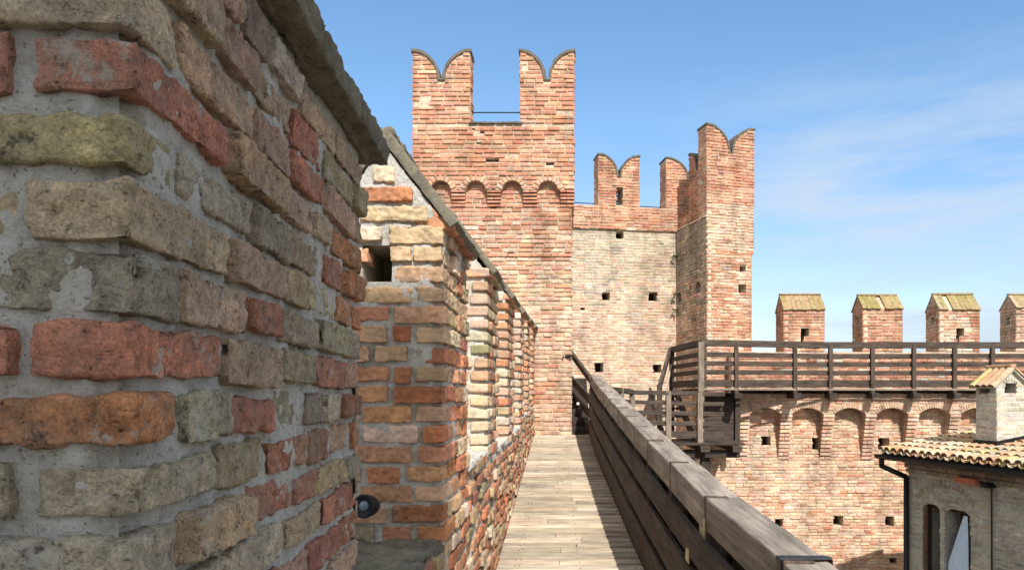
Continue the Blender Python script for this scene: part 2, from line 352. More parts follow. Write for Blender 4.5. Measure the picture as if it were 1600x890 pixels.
def swallow(parent,O,U,N,w,thick,zb,zn,zt,pal,mats,course=.068,notch=.05,left=True,right=True,seed=1,holes=(),prot=(.006,.005)):
    """swallow-tail merlon: mesh part 'merlon' with its own 'capping' child"""
    rng=random.Random(seed); D=zt-zn; hw=w/2-notch
    def zt_f(u):
        t=min(u,w-u)/hw
        return zn+D*math.sqrt(max(0,1-min(1,t)**2)) if t<1 else zn
    n=12; us=sorted({*[hw*math.sin(i/n*math.pi/2) for i in range(n+1)],*[w-hw*math.sin(i/n*math.pi/2) for i in range(n+1)]})
    mb=MB()
    if holes:
        hh=holes[0]; us=sorted({*us,hh[0],hh[1]})
        inh=lambda u: hh[0]<u<hh[1]
        strips(mb,O,U,N,thick,us,lambda u: hh[3] if inh(u) else zb,zt_f,1,.004)
        strips(mb,O,U,N,thick,[hh[0],hh[1]],lambda u:zb,lambda u:hh[2],1,.004)
    else: strips(mb,O,U,N,thick,us,lambda u:zb,zt_f,1,.004)
    def ivs(z):
        z=z+course*.3
        if z<=zn: return [(0,w)]
        if z>=zt: return []
        t=math.sqrt(max(0,1-((z-zn)/D)**2))*hw
        return [(0,t),(w-t,w)]
    courses(mb,O,U,N,w,zb,zt,course,ivs=ivs,holes=holes,pal=pal,rng=rng,prot=prot)
    courses(mb,O+U*w-N*thick,-U,-N,w,zb,zt,course,ivs=ivs,pal=pal,rng=rng,prot=prot)
    if left: courses(mb,O-N*thick,N,-U,thick,zb,zt-.03,course,pal=pal,rng=rng,prot=prot)
    if right: courses(mb,O+U*w,-N,U,thick,zb,zt-.03,course,pal=pal,rng=rng,prot=prot)
    m=mb.build('merlon',mats,parent)
    cb=MB(); oh=.02; th=.035
    for lo,sg in ((0,1),(w,-1)):
        pts=[]
        for i in range(n+1):
            a=i/n*math.pi/2; u=hw*math.sin(a); z=zn+D*math.cos(a)
            nx,nz=D*math.sin(a),hw*math.cos(a)      # outward normal of the curve
            l=math.hypot(nx,nz) or 1
            pts.append((lo+sg*u,z,sg*nx/l,nz/l))
        pts[0]=(lo-sg*oh,pts[0][1],0,1)
        pts.append((lo+sg*(hw+notch),zn,0,1))
        for p,q in zip(pts[:-1],pts[1:]):
            th2=th*rng.uniform(.8,1.2); vs=[]
            for (u,z,nx,nz) in (p,q):
                for nn,t_ in ((oh,-.006),(-thick-oh,-.006),(-thick-oh,th2),(oh,th2)):
                    vs.append(O+U*(u+nx*t_)+ZUP*(z+nz*t_)+N*nn)
            cb.add(vs,[(0,1,5,4),(1,2,6,5),(2,3,7,6),(3,0,4,7),(0,3,2,1),(4,5,6,7)],0,(.3,.3,.3))
    cb.build('capping',[M['stone_dark']],m)
    return m
def arch_ring(mb,O,U,N,cx,zs,r,rise,nb,bt,pal,rng,mi=0,depth=.1,pr=.012):
    """segmental ring of voussoir bricks over an opening centred on cx, springing at zs, half span r"""
    Rr=(r*r+rise*rise)/(2*rise); zc=zs+rise-Rr; a0=math.asin(min(1,r/Rr))
    for i in range(nb):
        a=-a0+(i+.5)/nb*2*a0; rad=U*math.sin(a)+ZUP*math.cos(a); tan=U*math.cos(a)-ZUP*math.sin(a)
        c=O+U*cx+ZUP*zc+rad*(Rr+bt/2)-N*(depth/2-pr-rng.uniform(-.003,.004))
        rbox(mb,c,tan,N,rad,Rr*a0/nb-.007,depth/2,bt/2,.006,None,(.002,.001),rng.random()*50,mi,pick(pal,rng))

# ================================================================== LEFT PARAPET
EY=lambda Y: .744+.036*(Y-1.5)                      # eave height of the merlon caps
FLOOR=lambda Y: -1.72+.1*Y
parapet=tag(empty('brick_parapet'),'rough brick parapet with gabled merlons along the left of the walkway','parapet')
XP=-.5
def coping(parent,O,W,Fd,length,thick,ze,rise,oh=.055,stone=(.3,.5),amp=(.004,.004),th=.042,rng=R,e0=.015,e1=.02,eave=None):
    """gable of stones over a merlon. O: walkway-side near bottom corner, W along, Fd towards the outside"""
    mb=MB(); half=thick/2
    for s in (0,1):
        base=O+Fd*(half) ; d = -Fd if s==0 else Fd
        slope=(d*(half+oh)-ZUP*(rise*(half+oh)/half)).normalized(); nrm=slope.cross(W).normalized()
        if nrm.z<0: nrm=-nrm
        Ls=math.hypot(half+oh,rise*(half+oh)/half)
        u=-e0
        while u<length+e1-.01:
            l=min(rng.uniform(*stone),length+e1-u)
            if length+e1-u-l<.12: l=length+e1-u
            c=base+W*(u+l/2)+ZUP*(ze+rise+.01)+slope*(Ls/2)+nrm*(rng.uniform(-.006,.006))
            rbox(mb,c,W,slope,nrm,l/2-.003,Ls/2+rng.uniform(-.005,.006),th/2,.006,.022,amp,rng.random()*80,0,(.3,.3,.3))
            u+=l
    if eave:
        u=-e0
        while u<length+e1-.01:
            l=min(rng.uniform(.30,.42),length+e1-u)
            if length+e1-u-l<.15: l=length+e1-u
            rbox(mb,O+W*(u+l/2)+Fd*.05+ZUP*((eave[0]+eave[1])/2+rng.uniform(-.003,.003)),W,Fd,ZUP,l/2-.002,.115+rng.uniform(-.004,.004),(eave[1]-eave[0])/2,.006,.014,(.008,.006),rng.random()*70,0,(.3,.3,.3)); u+=l
    c=O+Fd*half+W*(length/2)+ZUP*(ze+rise+.02)
    rbox(mb,c-ZUP*.012,W,Fd,ZUP,length/2+.01,.04,.022,.02,.03,(.008,.006),3.3,0,(.3,.3,.3))
    return mb.build('coping',[M['coping']],parent,True)
def mgrid(mb,O,U,N,length,z0,z1,step,recess,amp,holes=(),top=None,mi=1,seed=0.,c0=False,c1=False,lim=None):
    nu=max(2,int(length/step)); nz=max(2,int((z1-z0)/step)); idx={}; vs=[]; fs=[]
    flip=U.cross(ZUP).dot(N)<0
    def vid(i,j):
        if (i,j) not in idx:
            u=length*i/nu; z=z0+(z1-z0)*j/nz
            if top: z=min(z,top(u))
            p=O+U*u+ZUP*z
            e=-recess+amp*fb(p,9.,seed,2)+amp*.5*fb(p,42.,seed,4)+(amp*.9*fb(p,3.1,seed+5.,2) if step<.02 else 0)
            f=0.; sg=0
            if c0: f=clamp(1-u/.045,0,1); sg=1
            if c1: f=clamp(1-(length-u)/.045,0,1); sg=-1
            if f>0: e=e*(1-f)-.024*f; p=p+U*(sg*.024*f)
            if lim:
                L_=lim(z)
                if u>L_: p=p-U*(u-L_); e-=min(.03,(u-L_))
            idx[(i,j)]=len(vs); vs.append(p+N*e)
        return idx[(i,j)]
    for i in range(nu):
        for j in range(nz):
            um=length*(i+.5)/nu; zm=z0+(z1-z0)*(j+.5)/nz
            if top and z0+(z1-z0)*j/nz>top(um): continue
            if any(h[0]<um<h[1] and h[2]<zm<h[3] for h in holes): continue
            f=(vid(i,j),vid(i+1,j),vid(i+1,j+1),vid(i,j+1)); fs.append(f[::-1] if flip else f)
    mb.add(vs,fs,mi,(.4,.38,.34))
def pmerlon(O,W,length,thick,zb,ze,rise,lod,seed,holes=(),mats=('brick_mid','mortar_mid'),pal=PAL_MID,shape=None,frontpal=None,e1=.02,bl=(.13,.27),fbl=(.36,.5)):
    """gabled merlon. O near corner on the walkway side; W runs along the wall away from us"""
    rng=random.Random(seed); Fd=V(-W.y,W.x,0)          # towards the outside (left)
    Nr=-Fd; mb=MB()
    gable=lambda u: ze-.04+rise*(1-abs(u-thick/2)/(thick/2))
    prot=(.012,.007) if lod==2 else (.012,.006)
    courses(mb,O,W,Nr,length,zb,ze-.03,ivs=shape,bl=bl,palf=npal if shape else None,skip1=False,skip0=True,par=0,pal=pal,lod=lod,rng=rng,prot=prot,joint=.021,r=.010,thick=.11,jit=.004)
    of=O+Fd*thick
    def gi(z):
        if z<ze-.06: return [(0,thick)]
        h=(1-(z+.03-ze+.04)/rise)*thick/2-.01
        return [(thick/2-h,thick/2+h)] if h>.035 else []
    courses(mb,of,-Fd,-W,thick,zb,ze+rise-.03,ivs=gi,bl=bl if not frontpal else fbl,palf=frontpal,skip1=True,par=1,pal=pal,lod=lod,rng=rng,prot=prot,joint=.021,holes=holes,r=.010,thick=.11,jit=.004)
    courses(mb,O+W*length,Fd,W,thick,zb,ze+.1,pal=pal,lod=0,rng=rng,joint=.021)
    courses(mb,of+W*length,-W,Fd,length,zb,ze-.03,pal=pal,lod=0,rng=rng,joint=.021)
    # mortar body
    st=(.0065 if shape else .010) if lod==2 else .03
    a=.010 if lod==2 else .008
    mgrid(mb,O,W,Nr,length,zb,ze-.02,st,.004 if lod==2 else .011,a,seed=seed,c0=True,lim=(lambda z: shape(z)[0][1]-.012) if shape else None)
    k=0; u=0.
    while u<length-.05:                                  # projecting course under the eave
        l=min(rng.uniform(.16,.28),length-u); rbox(mb,O+W*(u+l/2)+Fd*.03+ZUP*(ze-.05),W,Nr,ZUP,l/2-.006,.075,.026,.008,.011 if lod==2 else None,(.006,.003),rng.random()*50,0,pick(pal,rng),celln=.03) if not shape else None; u+=l
    mgrid(mb,of,-Fd,-W,thick,zb,ze+rise,st,.003 if lod==2 else .009,a,holes=holes,top=gable,seed=seed+2.,c1=True)
    slab(mb,O-W*-.012,W,Nr,length-.012,thick,zb,ze-.03,1,.016,'nofront') if not holes else None
    if holes:
        h=holes[0]; backing(mb,of,-Fd,-W,thick,h[2]-.02,h[3]+.02,holes,.02,.34,0,0)
        mgrid(mb,O+W*length,Fd,W,thick,zb,ze,.05,.006,.006)
        mgrid(mb,of+W*length,-W,Fd,length,zb,ze,.05,.006,.006)
    # gable prism
    vs=[]
    for t in (.012,length-.01):
        for f_,z in ((.012,ze-.05),(thick-.012,ze-.05),(thick/2,ze+rise-.05)): vs.append(O+W*t+Fd*f_+ZUP*z)
    mb.add(vs,[(2,1,0),(3,4,5),(0,1,4,3),(1,2,5,4),(2,0,3,5)],1,(.4,.38,.34))
    m=mb.build('merlon',[M[mats[0]],M[mats[1]]],parapet,lod==2)
    coping(m,O,W,Fd,length,thick,ze,rise,rng=rng,e1=e1,eave=(.680,.742) if shape else None,oh=.02 if shape else .055)
    return m
W1=V(-.07,1,0).normalized()
FRONT={4:(.40,.34,.25),5:(.38,.33,.25),6:(.36,.31,.22),7:(.40,.175,.08),8:(.40,.16,.10),9:(.24,.215,.165),10:(.43,.34,.22),11:(.31,.27,.14),12:(.37,.15,.10),13:(.42,.34,.235),14:(.40,.30,.20)}
def fpal(u,z,rng):
    c=FRONT.get(int(round((z+.63)/.08-.5)),(.28,.18,.12)); k=1.5*rng.uniform(.92,1.08); return tuple(x*k for x in c)
def npal(u,z,rng): return fpal(u,z,rng) if u<.152 else pick(PAL_NEAR,rng)
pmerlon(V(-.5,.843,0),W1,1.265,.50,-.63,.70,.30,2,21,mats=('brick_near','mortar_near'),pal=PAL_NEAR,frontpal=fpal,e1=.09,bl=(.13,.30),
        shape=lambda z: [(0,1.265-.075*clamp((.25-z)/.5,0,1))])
WY=V(0,1,0)
m2h=[(.14,.26,.455,.60)]
SILL=[(2.2,2.97,-.60),(3.68,4.62,-.37),(5.33,6.21,-.39),(6.95,7.9,-.36),(8.6,9.3,-.25),(10.0,10.7,-.2)]
pmerlon(V(XP,2.965,0),WY,.72,.46,-.60,.74,.30,2,22,holes=m2h,mats=('brick_mid','mortar_near'),pal=[(tuple(min(.62,x*1.15) for x in c),w) for c,w in PAL_MID])
ST=[(4.62,.71,-.40),(6.21,.74,-.42),(7.90,.70,-.40),(9.30,.70,-.37),(10.70,.6,-.25)]
PAL_PALE=[((.52,.31,.20),3.5),((.54,.40,.28),2.6),((.50,.22,.12),2.2),((.56,.47,.35),2.)]
for i,(y,l,zb) in enumerate(ST): pmerlon(V(XP,y,0),WY,l,.46,zb,EY(y)-.04,.29,1,30+i,pal=PAL_PALE+PAL_PALE+PAL_MID,frontpal=lambda u,z,r_: pick(PAL_PALE,r_),fbl=(.13,.27))
# low wall under the merlons
def low_top(Y):
    if Y<2.2: return -.64
    for a,b,z in SILL:
        if a<=Y<=b: return z
    if Y<3.7: return -.60
    for y,l,zb in ST:
        if y<=Y<=y+l: return zb
    return -.25
mb=MB(); rng=random.Random(5)
Y0,Y1=-2.,11.28
def low_iv(z):
    z+=.03; out=[]; st=None; y=Y0
    while y<Y1:
        ok = z<low_top(y)+.012
        if ok and st is None: st=y
        if not ok and st is not None: out.append((st-Y0,y-Y0)); st=None
        y+=.02
    if st is not None: out.append((st-Y0,Y1-Y0))
    return [(a,b) for a,b in out if b-a>.08]
courses(mb,V(XP,Y0,0),WY,V(1,0,0),Y1-Y0,-1.96,-.2,ivs=low_iv,pal=PAL_MID,lod=1,rng=rng,prot=(.010,.008),joint=.022,thick=.11,r=.010,jit=.004)
mgrid(mb,V(XP,Y0,0),WY,V(1,0,0),Y1-Y0,-2.0,-.1,.03,.006,.010,top=lambda u: low_top(u+Y0))
edges=sorted({Y0,Y1,2.2,2.965,3.685,*[s[0] for s in SILL],*[s[1] for s in SILL],*[s[0] for s in ST],*[s[0]+s[1] for s in ST]})
edges=[e for i,e in enumerate(edges) if i==0 or e-edges[i-1]>.012]
for a,b in zip(edges[:-1],edges[1:]):
    t=low_top((a+b)/2); obox(mb,(-1.02,a,-3.2),(XP-.014,b,t-.012),mi=1,col=(.4,.38,.34))
mb.build('wall',[M['brick_mid'],M['mortar_mid']],parapet)
for a,b,z in SILL:                                   # crumbling mortar bed on each sill
    s=MB(); rbox(s,V(-.75,(a+b)/2,z-.004),V(1,0,0),WY,ZUP,.255,(b-a)/2+.02,.022,.012,.03,(.02,.012),a,0,(.4,.4,.36))
    s.build('sill',[M['mortar_mid'] if a>3 else M['coping']],parapet,True)

# spotlight in the first embrasure
sp=tag(empty('spotlight'),'small round black spotlight in the gap between the two nearest merlons','spotlight')
def lathe(mb,c,ax,prof,n=24,mi=0,col=(.5,.5,.5)):
    ax=V(*ax).normalized(); u=ax.orthogonal().normalized(); w=ax.cross(u); vs=[]
    for (r,h) in prof:
        for i in range(n):
            a=2*math.pi*i/n; vs.append(c+ax*h+u*(r*math.cos(a))+w*(r*math.sin(a)))
    fs=[(i+n*j,(i+1)%n+n*j,(i+1)%n+n*(j+1),i+n*(j+1)) for j in range(len(prof)-1) for i in range(n)]
    mb.add(vs,fs,mi,col)
cS=P(569,790,2.82); ax=V(-.25,-1,.12)
b=MB(); lathe(b,cS,ax,[(.0,-.07),(.03,-.07),(.038,-.05),(.046,.0),(.046,.006),(.040,.010),(.034,.002),(.018,.0),(.016,.0)]); b.build('housing',[M['iron']],sp,True)
b=MB(); lathe(b,cS+ax.normalized()*.002,ax,[(.0,.012),(.012,.010),(.019,.004),(.020,-.002)]); b.build('lens',[mat_plain('lens_glass',(.16,.20,.26),.12,0.,.1)],sp,True)
b=MB(); plank(b,cS+V(0,.06,-.01),cS+V(.0,.165,-.045),.02,.012); plank(b,cS+V(.035,.155,-.06),cS+V(-.05,.155,-.06),.012,.02); b.build('bracket',[M['iron']],sp)

# ================================================================== WALKWAY
KN=[(-2.,1.0),(1.0,.93),(2.54,.735),(3.44,.643),(4.28,.598),(5.08,.557),(5.74,.527),(6.99,.478),(8.5,.425),(9.5,.388),(11.07,.365),(12,.36)]
def RX(Y):
    for (a,x),(b_,x2) in zip(KN[:-1],KN[1:]):
        if Y<=b_: return x+(x2-x)*(Y-a)/(b_-a)
    return KN[-1][1]
mb=MB(); y=-2.; rng=random.Random(3)
while y<10.95:
    w=.135*rng.uniform(.94,1.05); Yc=y+w/2; x0,x1=XP+.012,RX(Yc)+.16
    cuts=[x0]+([rng.uniform(x0+.3,x1-.3)] if rng.random()<.55 else [])+[x1]
    for a,b_ in zip(cuts[:-1],cuts[1:]):
        t=rng.uniform(.36,.62); col=(t*rng.uniform(.97,1.06),t,t*rng.uniform(.9,1.02))
        plank(mb,(a+.001,Yc,FLOOR(Yc)-.02+rng.uniform(-.002,.002)),(b_-.001,Yc,FLOOR(Yc)-.02+rng.uniform(-.002,.002)),w-.006,.04,col=col,r=.004)
    for xn in (x0+.13,x0+.16,x1-.20,x1-.23,(x0+x1)/2-.02):
        rbox(mb,V(xn+rng.uniform(-.006,.006),Yc+rng.choice((-.035,.035)),FLOOR(Yc)+.0005),V(1,0,0),WY,ZUP,.0055,.0055,.0025,.002,None,(0,0),0,1,(.5,.5,.5))
    y+=w
wk=mb.build('walkway',[M['wood_floor'],M['iron']]); wk['kind']='structure'
mb=MB(); obox(mb,(XP+.015,10.96,-.72),(.37,11.34,-.615),r=.01,cell=.05,amp=(.008,.004))
ld=mb.build('threshold',[M['mortar_far']]); ld['kind']='structure'
mb=MB()
for x in (-.35,.2): plank(mb,(x,-2,FLOOR(-2)-.13),(x,10.9,FLOOR(10.9)-.13),.12,.16)
wk2=mb.build('walkway_joists',[M['wood_dark']]); wk2['kind']='structure'

# near handrail
rail=tag(empty('timber_railing'),'long dark timber railing with a broad grey top beam on the right of the walkway','railing')
JY=[.2,1.0,1.75,2.54,3.44,4.28,5.08,5.74,6.35,6.99,7.7,8.5,9.3,10.2,11.07]
H=.9
rng=random.Random(9)
tb=[]; 
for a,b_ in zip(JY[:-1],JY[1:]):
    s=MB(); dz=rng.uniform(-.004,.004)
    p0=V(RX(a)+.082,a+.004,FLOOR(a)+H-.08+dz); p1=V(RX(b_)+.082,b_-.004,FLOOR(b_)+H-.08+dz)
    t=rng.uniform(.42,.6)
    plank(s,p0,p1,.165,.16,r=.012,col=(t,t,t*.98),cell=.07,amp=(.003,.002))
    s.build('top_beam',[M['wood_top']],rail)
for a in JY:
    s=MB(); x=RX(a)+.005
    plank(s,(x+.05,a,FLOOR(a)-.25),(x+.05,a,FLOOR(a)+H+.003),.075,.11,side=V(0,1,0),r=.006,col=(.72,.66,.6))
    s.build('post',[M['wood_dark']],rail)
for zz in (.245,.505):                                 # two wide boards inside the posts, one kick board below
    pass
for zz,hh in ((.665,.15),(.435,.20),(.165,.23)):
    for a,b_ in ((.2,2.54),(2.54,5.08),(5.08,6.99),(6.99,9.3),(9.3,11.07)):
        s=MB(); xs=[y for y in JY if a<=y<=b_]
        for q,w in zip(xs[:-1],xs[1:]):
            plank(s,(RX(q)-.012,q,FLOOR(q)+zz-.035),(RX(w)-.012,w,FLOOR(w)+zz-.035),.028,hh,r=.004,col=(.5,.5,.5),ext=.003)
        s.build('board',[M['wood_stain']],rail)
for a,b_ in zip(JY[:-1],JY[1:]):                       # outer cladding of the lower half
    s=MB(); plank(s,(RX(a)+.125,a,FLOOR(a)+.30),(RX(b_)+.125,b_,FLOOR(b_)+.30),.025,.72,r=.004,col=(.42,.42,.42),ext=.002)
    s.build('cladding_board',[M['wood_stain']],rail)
for Yp,zc in ((3.62,-.655),(3.60,-.83)):  # plates added to stand in for unidentified bright patches in the rail gaps
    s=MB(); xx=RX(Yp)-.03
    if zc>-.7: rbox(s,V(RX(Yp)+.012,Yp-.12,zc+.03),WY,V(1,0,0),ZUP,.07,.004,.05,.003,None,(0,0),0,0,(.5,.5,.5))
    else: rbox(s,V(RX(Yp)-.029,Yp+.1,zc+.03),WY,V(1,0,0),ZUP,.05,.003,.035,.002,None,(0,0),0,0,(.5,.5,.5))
    s.build('stand_in_plate',[M['pale_plate']],rail)
s=MB(); a=2.54; x=RX(a)+.082; zt=FLOOR(a)+H
for p,q in (((x-.09,a,zt+.006),(x+.09,a,zt+.006)),):
    plank(s,p,q,.05,.006,r=.002)
plank(s,(x-.088,a,zt+.004),(x-.088,a,zt-.15),.05,.006,side=V(0,1,0),r=.002); plank(s,(x+.088,a,zt+.004),(x+.088,a,zt-.15),.05,.006,side=V(0,1,0),r=.002)
s.build('strap',[M['iron']],rail)

# ================================================================== TOWER
def holes_px(lst,Y,X0):
    return [((x0-885)/F*Y-X0,(x1-885)/F*Y-X0,(616-y1)/F*Y,(616-y0)/F*Y) for x0,x1,y0,y1 in lst]
tw=tag(empty('brick_tower'),'tall square brick tower with two swallow-tail merlons at the end of the walkway','tower')
TM=[M['brick_far'],M['mortar_far'],M['hole']]
YT=11.3; YU=11.19; XL,XR=-2.28,.08; XL2,XR2=-2.33,.118
EX=V(1,0,0); NY=V(0,-1,0)
ZC0,ZSP,ZA=2.86,3.10,3.24            # corbel foot, arch spring, arch crown
ac=[(x-885)/F*YU for x in (632,688,743,800,856)]; ah=.158
mb=MB(); rng=random.Random(41)
def pal_low(u,z,rng):
    t=clamp((z-1.7)/1.4+rng.uniform(-.25,.25),0,1)
    return pick(PAL_TOWER if rng.random()<t*.85+.12 else PAL_BUFF,rng)
hl=holes_px([(792,803,394,402),(880,891,394,402),(766,776,318,326)],YT,XL)
hl=[h for h in hl if h[3]<ZC0+1]
courses(mb,V(XL,YT,0),EX,NY,XR-XL,-3.,3.3,palf=pal_low,rng=rng,holes=hl,prot=(.005,.005))
backing(mb,V(XL,YT,0),EX,NY,XR-XL,-8.,3.3,hl,.009,.3)
slab(mb,V(XL,YT,0),EX,NY,XR-XL,2.4,-8.,3.3,1,.0,'nofront')
courses(mb,V(XR,YT,0),WY,EX,2.4,-3.,3.3,palf=pal_low,rng=rng,skip0=True)
courses(mb,V(XL,YT+2.4,0),-WY,-EX,2.4,1.,3.3,palf=pal_low,rng=rng)
# string course
for i in range(9):
    obox(mb,(XL+.9+i*.165,YT-.022,2.105),(XL+.9+i*.165+.15,YT+.02,2.15),col=pick(PAL_TOWER,rng))
mb.build('lower_wall',TM,tw)
def upper_with_arches(O,U,N,length,thick,centres,ah,zs,zcr,ztop,pal,rng,holes=(),prot=(.006,.005),ring=.09,nb=9,course=.068,mats=TM,name='upper_wall',parent=None,left=True,right=True):
    mb=MB(); rise=zcr-zs; Rr=(ah*ah+rise*rise)/(2*rise); zc=zcr-Rr
    def zb(u):
        for c in centres:
            if abs(u-c)<ah: return zc+math.sqrt(max(0,Rr*Rr-(u-c)**2))
        return zs
    us={0.,length}
    for c in centres:
        for i in range(11): us.add(c-ah+2*ah*i/10)
    us=sorted(u for u in us if 0<=u<=length)
    zm=zcr+.03; strips(mb,O,U,N,thick,us,zb,lambda u:zm,1,.004); backing(mb,O,U,N,length,zm,ztop,holes,.009,.16); slab(mb,O,U,N,length,thick,zm,ztop,1,.009,'nofront')
    def ivs(z):
        L=[(0.,length)]
        if z<zcr+ring:
            for c in centres:
                if z<zs: w=ah
                else:
                    q=(Rr+ring)**2-(z-zc)**2; w=math.sqrt(q) if q>0 else 0
                if w>0: L=sub_iv(L,c-w,c+w)
        return L
    k=math.floor(zs/course)
    courses(mb,O,U,N,length,zs,ztop,course,ivs=ivs,pal=pal,rng=rng,holes=holes,prot=prot)
    for c in centres: arch_ring(mb,O,U,N,c,zs,ah,rise,nb,ring,pal,rng,pr=.003)
    if left: courses(mb,O-N*thick,N,-U,thick,zs,ztop,course,pal=pal,rng=rng)
    if right: courses(mb,O+U*length,-N,U,thick,zs,ztop,course,pal=pal,rng=rng,skip0=True)
    return mb.build(name,mats,parent)
def corbel(parent,c,w,zf,zt,proj,n,pal,rng,N=NY,U=EX,mats=TM):
    """stepped brick corbel whose top stands out by proj; c is its centre on the lower face"""
    mb=MB(); h=(zt-zf)/n
    for i in range(n):
        d=proj*((i+1)/n)+.01*rng.uniform(-.5,1)
        x=-w/2
        parts=[w] if rng.random()<.6 else [w*.45,w*.55]
        for l in parts:
            rbox(mb,c+U*(x+l/2)+N*(d/2-.02)+ZUP*(zf+h*(i+.5)),U,N,ZUP,l/2-.003,d/2+.02,h/2-.009,.005,None,(.003,.002),rng.random()*60,0,pick(pal,rng))
            x+=l
        rbox(mb,c+N*((d-.075)/2-.02)+ZUP*(zf+h*(i+.5)),U,N,ZUP,w/2-.012,max(.012,(d-.075)/2+.02),h/2+.001,.003,None,(0,0),0,1,(.4,.35,.3))
    return mb.build('corbel',mats,parent)
rng=random.Random(43)
ZP=4.09
hu=holes_px([(737,743,200,203),(750,757,205,208),(744,752,222,225),(758,780,247,253),(658,674,237,242),(853,866,253,258),(650,661,158,163)],YU,XL2)
upper_with_arches(V(XL2,YU,0),EX,NY,XR2-XL2,2.7,[a-XL2 for a in ac],ah,ZSP,ZA,ZP,PAL_TOWER,rng,parent=tw,holes=[h for h in hu if h[3]<4.05])
cc=[(ac[i]+ac[i+1])/2 for i in range(4)]+[XR2-.105,XL2+.06]
for x in cc: corbel(tw,V(x,YT,0),.215,ZC0,ZSP,YT-YU,5,PAL_TOWER,rng)
# dark capping of the sill between the two merlons
mb=MB()
for i in range(6):
    a=-1.47+i*.135; rbox(mb,V(a+.065,YU+.16,ZP+.014),EX,WY,ZUP,.065,.19,.016,.008,None,(.006,.004),i*3.,0)
mb.build('sill_capping',[M['stone_dark']],tw)
for (x0,x1,sd,zt) in ((647,734.5,1,5.185),(812.5,898,2,5.185)):
    a,b_=(x0-885)/F*YU,(x1-885)/F*YU
    if sd==1: a=XL2
    if sd==2: b_=XR2
    swallow(tw,V(a,YU,0),EX,NY,b_-a,.36,ZP+.002,4.755,zt,PAL_TOWER,TM,seed=60+sd)
def rod(mb,p,q,r,n=8,mi=0):
    p=V(*p);q=V(*q); d=q-p; lathe(mb,p,d,[(0,0),(r,0),(r,d.length),(0,d.length)],n,mi)
mb=MB(); p=P(728,176,YU+.3); q=P(815,176,YU+.3); rod(mb,p,q,.010); mb.build('guard_bar',[M['iron']],tw)

# stair beyond the railing, at the right of the tower
st=tag(empty('timber_stair'),'short steep timber stair and sloping rail rising beside the tower corner','stair')
A=V(.385,11.12,0); B=V(.02,13.2,0)
for nm,z0,z1,hh in (('handrail',P(0,596,11.12).z,P(0,544,13.2).z,.10),('board',P(0,628,11.12).z,P(0,585,13.2).z,.11),('board',P(0,650,11.12).z,P(0,608,13.2).z,.10),('board',P(0,672,11.12).z,P(0,632,13.2).z,.12)):
    s=MB(); plank(s,(A.x,A.y,z0),(B.x,B.y,z1),.05,hh,col=(.6,.58,.55)); s.build(nm,[M['wood_dark']],st)
s=MB(); plank(s,(.385,11.14,FLOOR(11)-.1),(.385,11.14,.28),.07,.07,side=V(0,1,0),col=(.7,.68,.62)); s.build('post',[M['wood_top']],st)
s=MB()
for i in range(7): obox(s,(.10-.0*i,11.42+i*.28,-.62+i*.13-.6),(.36,11.42+(i+1)*.28,-.62+(i+1)*.13),r=.004,col=(.4,.4,.4))
s.build('steps',[M['wood_dark']],st)
s=MB(); lathe(s,P(903,630,11.3)+V(0,-.05,0),(0,-1,0),[(0,0),(.022,0),(.022,.012),(0,.012)],12); 
s.build('sign_disc',[M['white']],st)
s=MB(); rod(s,P(880,557,YT-.05)+V(0,.08,0),P(893,556,YT-.05),.018); rod(s,P(880,557,YT-.05),P(880,557,YT-.05)+V(0,.1,0),.012); s.build('bracket',[M['iron']],st)

# ================================================================== MIDDLE CURTAIN WALL
MU=V(2.519,.44,0).normalized(); MN=V(MU.y,-MU.x,0)
MO=V(.135,17.36,0)-MU*.7
cw=tag(empty('curtain_wall'),'pale weathered wall with putlog holes between the tower and the polygonal turret','curtain wall')
ML=.7+2.557
def mu(px):                                                # photo column -> distance along the wall
    k=(px-885)/F
    # MO.x+t*MU.x = k*(MO.y+t*MU.y)
    return (k*MO.y-MO.x)/(MU.x-k*MU.y)
def mz(px,py):
    t=mu(px); return (616-py)/F*(MO.y+t*MU.y)
def mh(lst): return [(mu(a),mu(b),mz((a+b)/2,d),mz((a+b)/2,c)) for a,b,c,d in lst]
hm=mh([(940,953,456,469),(1013,1028,456,470),(962,975,361,373),(928,943,566,581),(1020,1034,569,583),(907,914,480,484)])
GREYP=soft([((.40,.345,.265),3),((.35,.30,.235),2),((.44,.38,.285),3),((.42,.32,.225),1.5)],.6)
def pal_mid(u,z,rng):
    n=fb((u*1.6,0,z*.35),1.3,4.,3)
    t=clamp((z-2.1)/1.4+n*.7+.12,0,1)                       # grey weathering towards the top, buff brick lower down
    if rng.random()<t: return pick(GREYP,rng)
    return pick(PAL_BUFF,rng)
mb=MB(); rng=random.Random(71)
ZG=3.90; ZR=4.45
courses(mb,MO,MU,MN,ML,-3.,ZG,palf=pal_mid,rng=rng,holes=hm,prot=(.002,.004))
backing(mb,MO,MU,MN,ML,-8.,ZG,hm,.006,.4)
slab(mb,MO,MU,MN,ML,.7,-8.,ZG,1,0.,'nofront')
mb.build('lower_wall',[M['brick_grey'],M['mortar_grey'],M['hole']],cw)
mb=MB(); O2=MO+MN*.05
hp=mh([(1020,1034,358,362)])
courses(mb,O2,MU,MN,ML+.3,ZG+.002,ZR,pal=PAL_TOWER,rng=rng,prot=(.006,.005)); strips(mb,O2,MU,MN,.6,[0,ML+.3],lambda u:ZG+.002,lambda u:ZR,1,.004)
mb.build('parapet_band',TM,cw)
swallow(cw,O2+MU*mu(934.5),MU,MN,mu(998.5)-mu(934.5),.5,ZR+.002,mz(966,277),mz(934,242),PAL_TOWER,TM,seed=72,
        holes=[(mu(962)-mu(934.5),mu(973)-mu(934.5),mz(968,321),mz(968,293))])
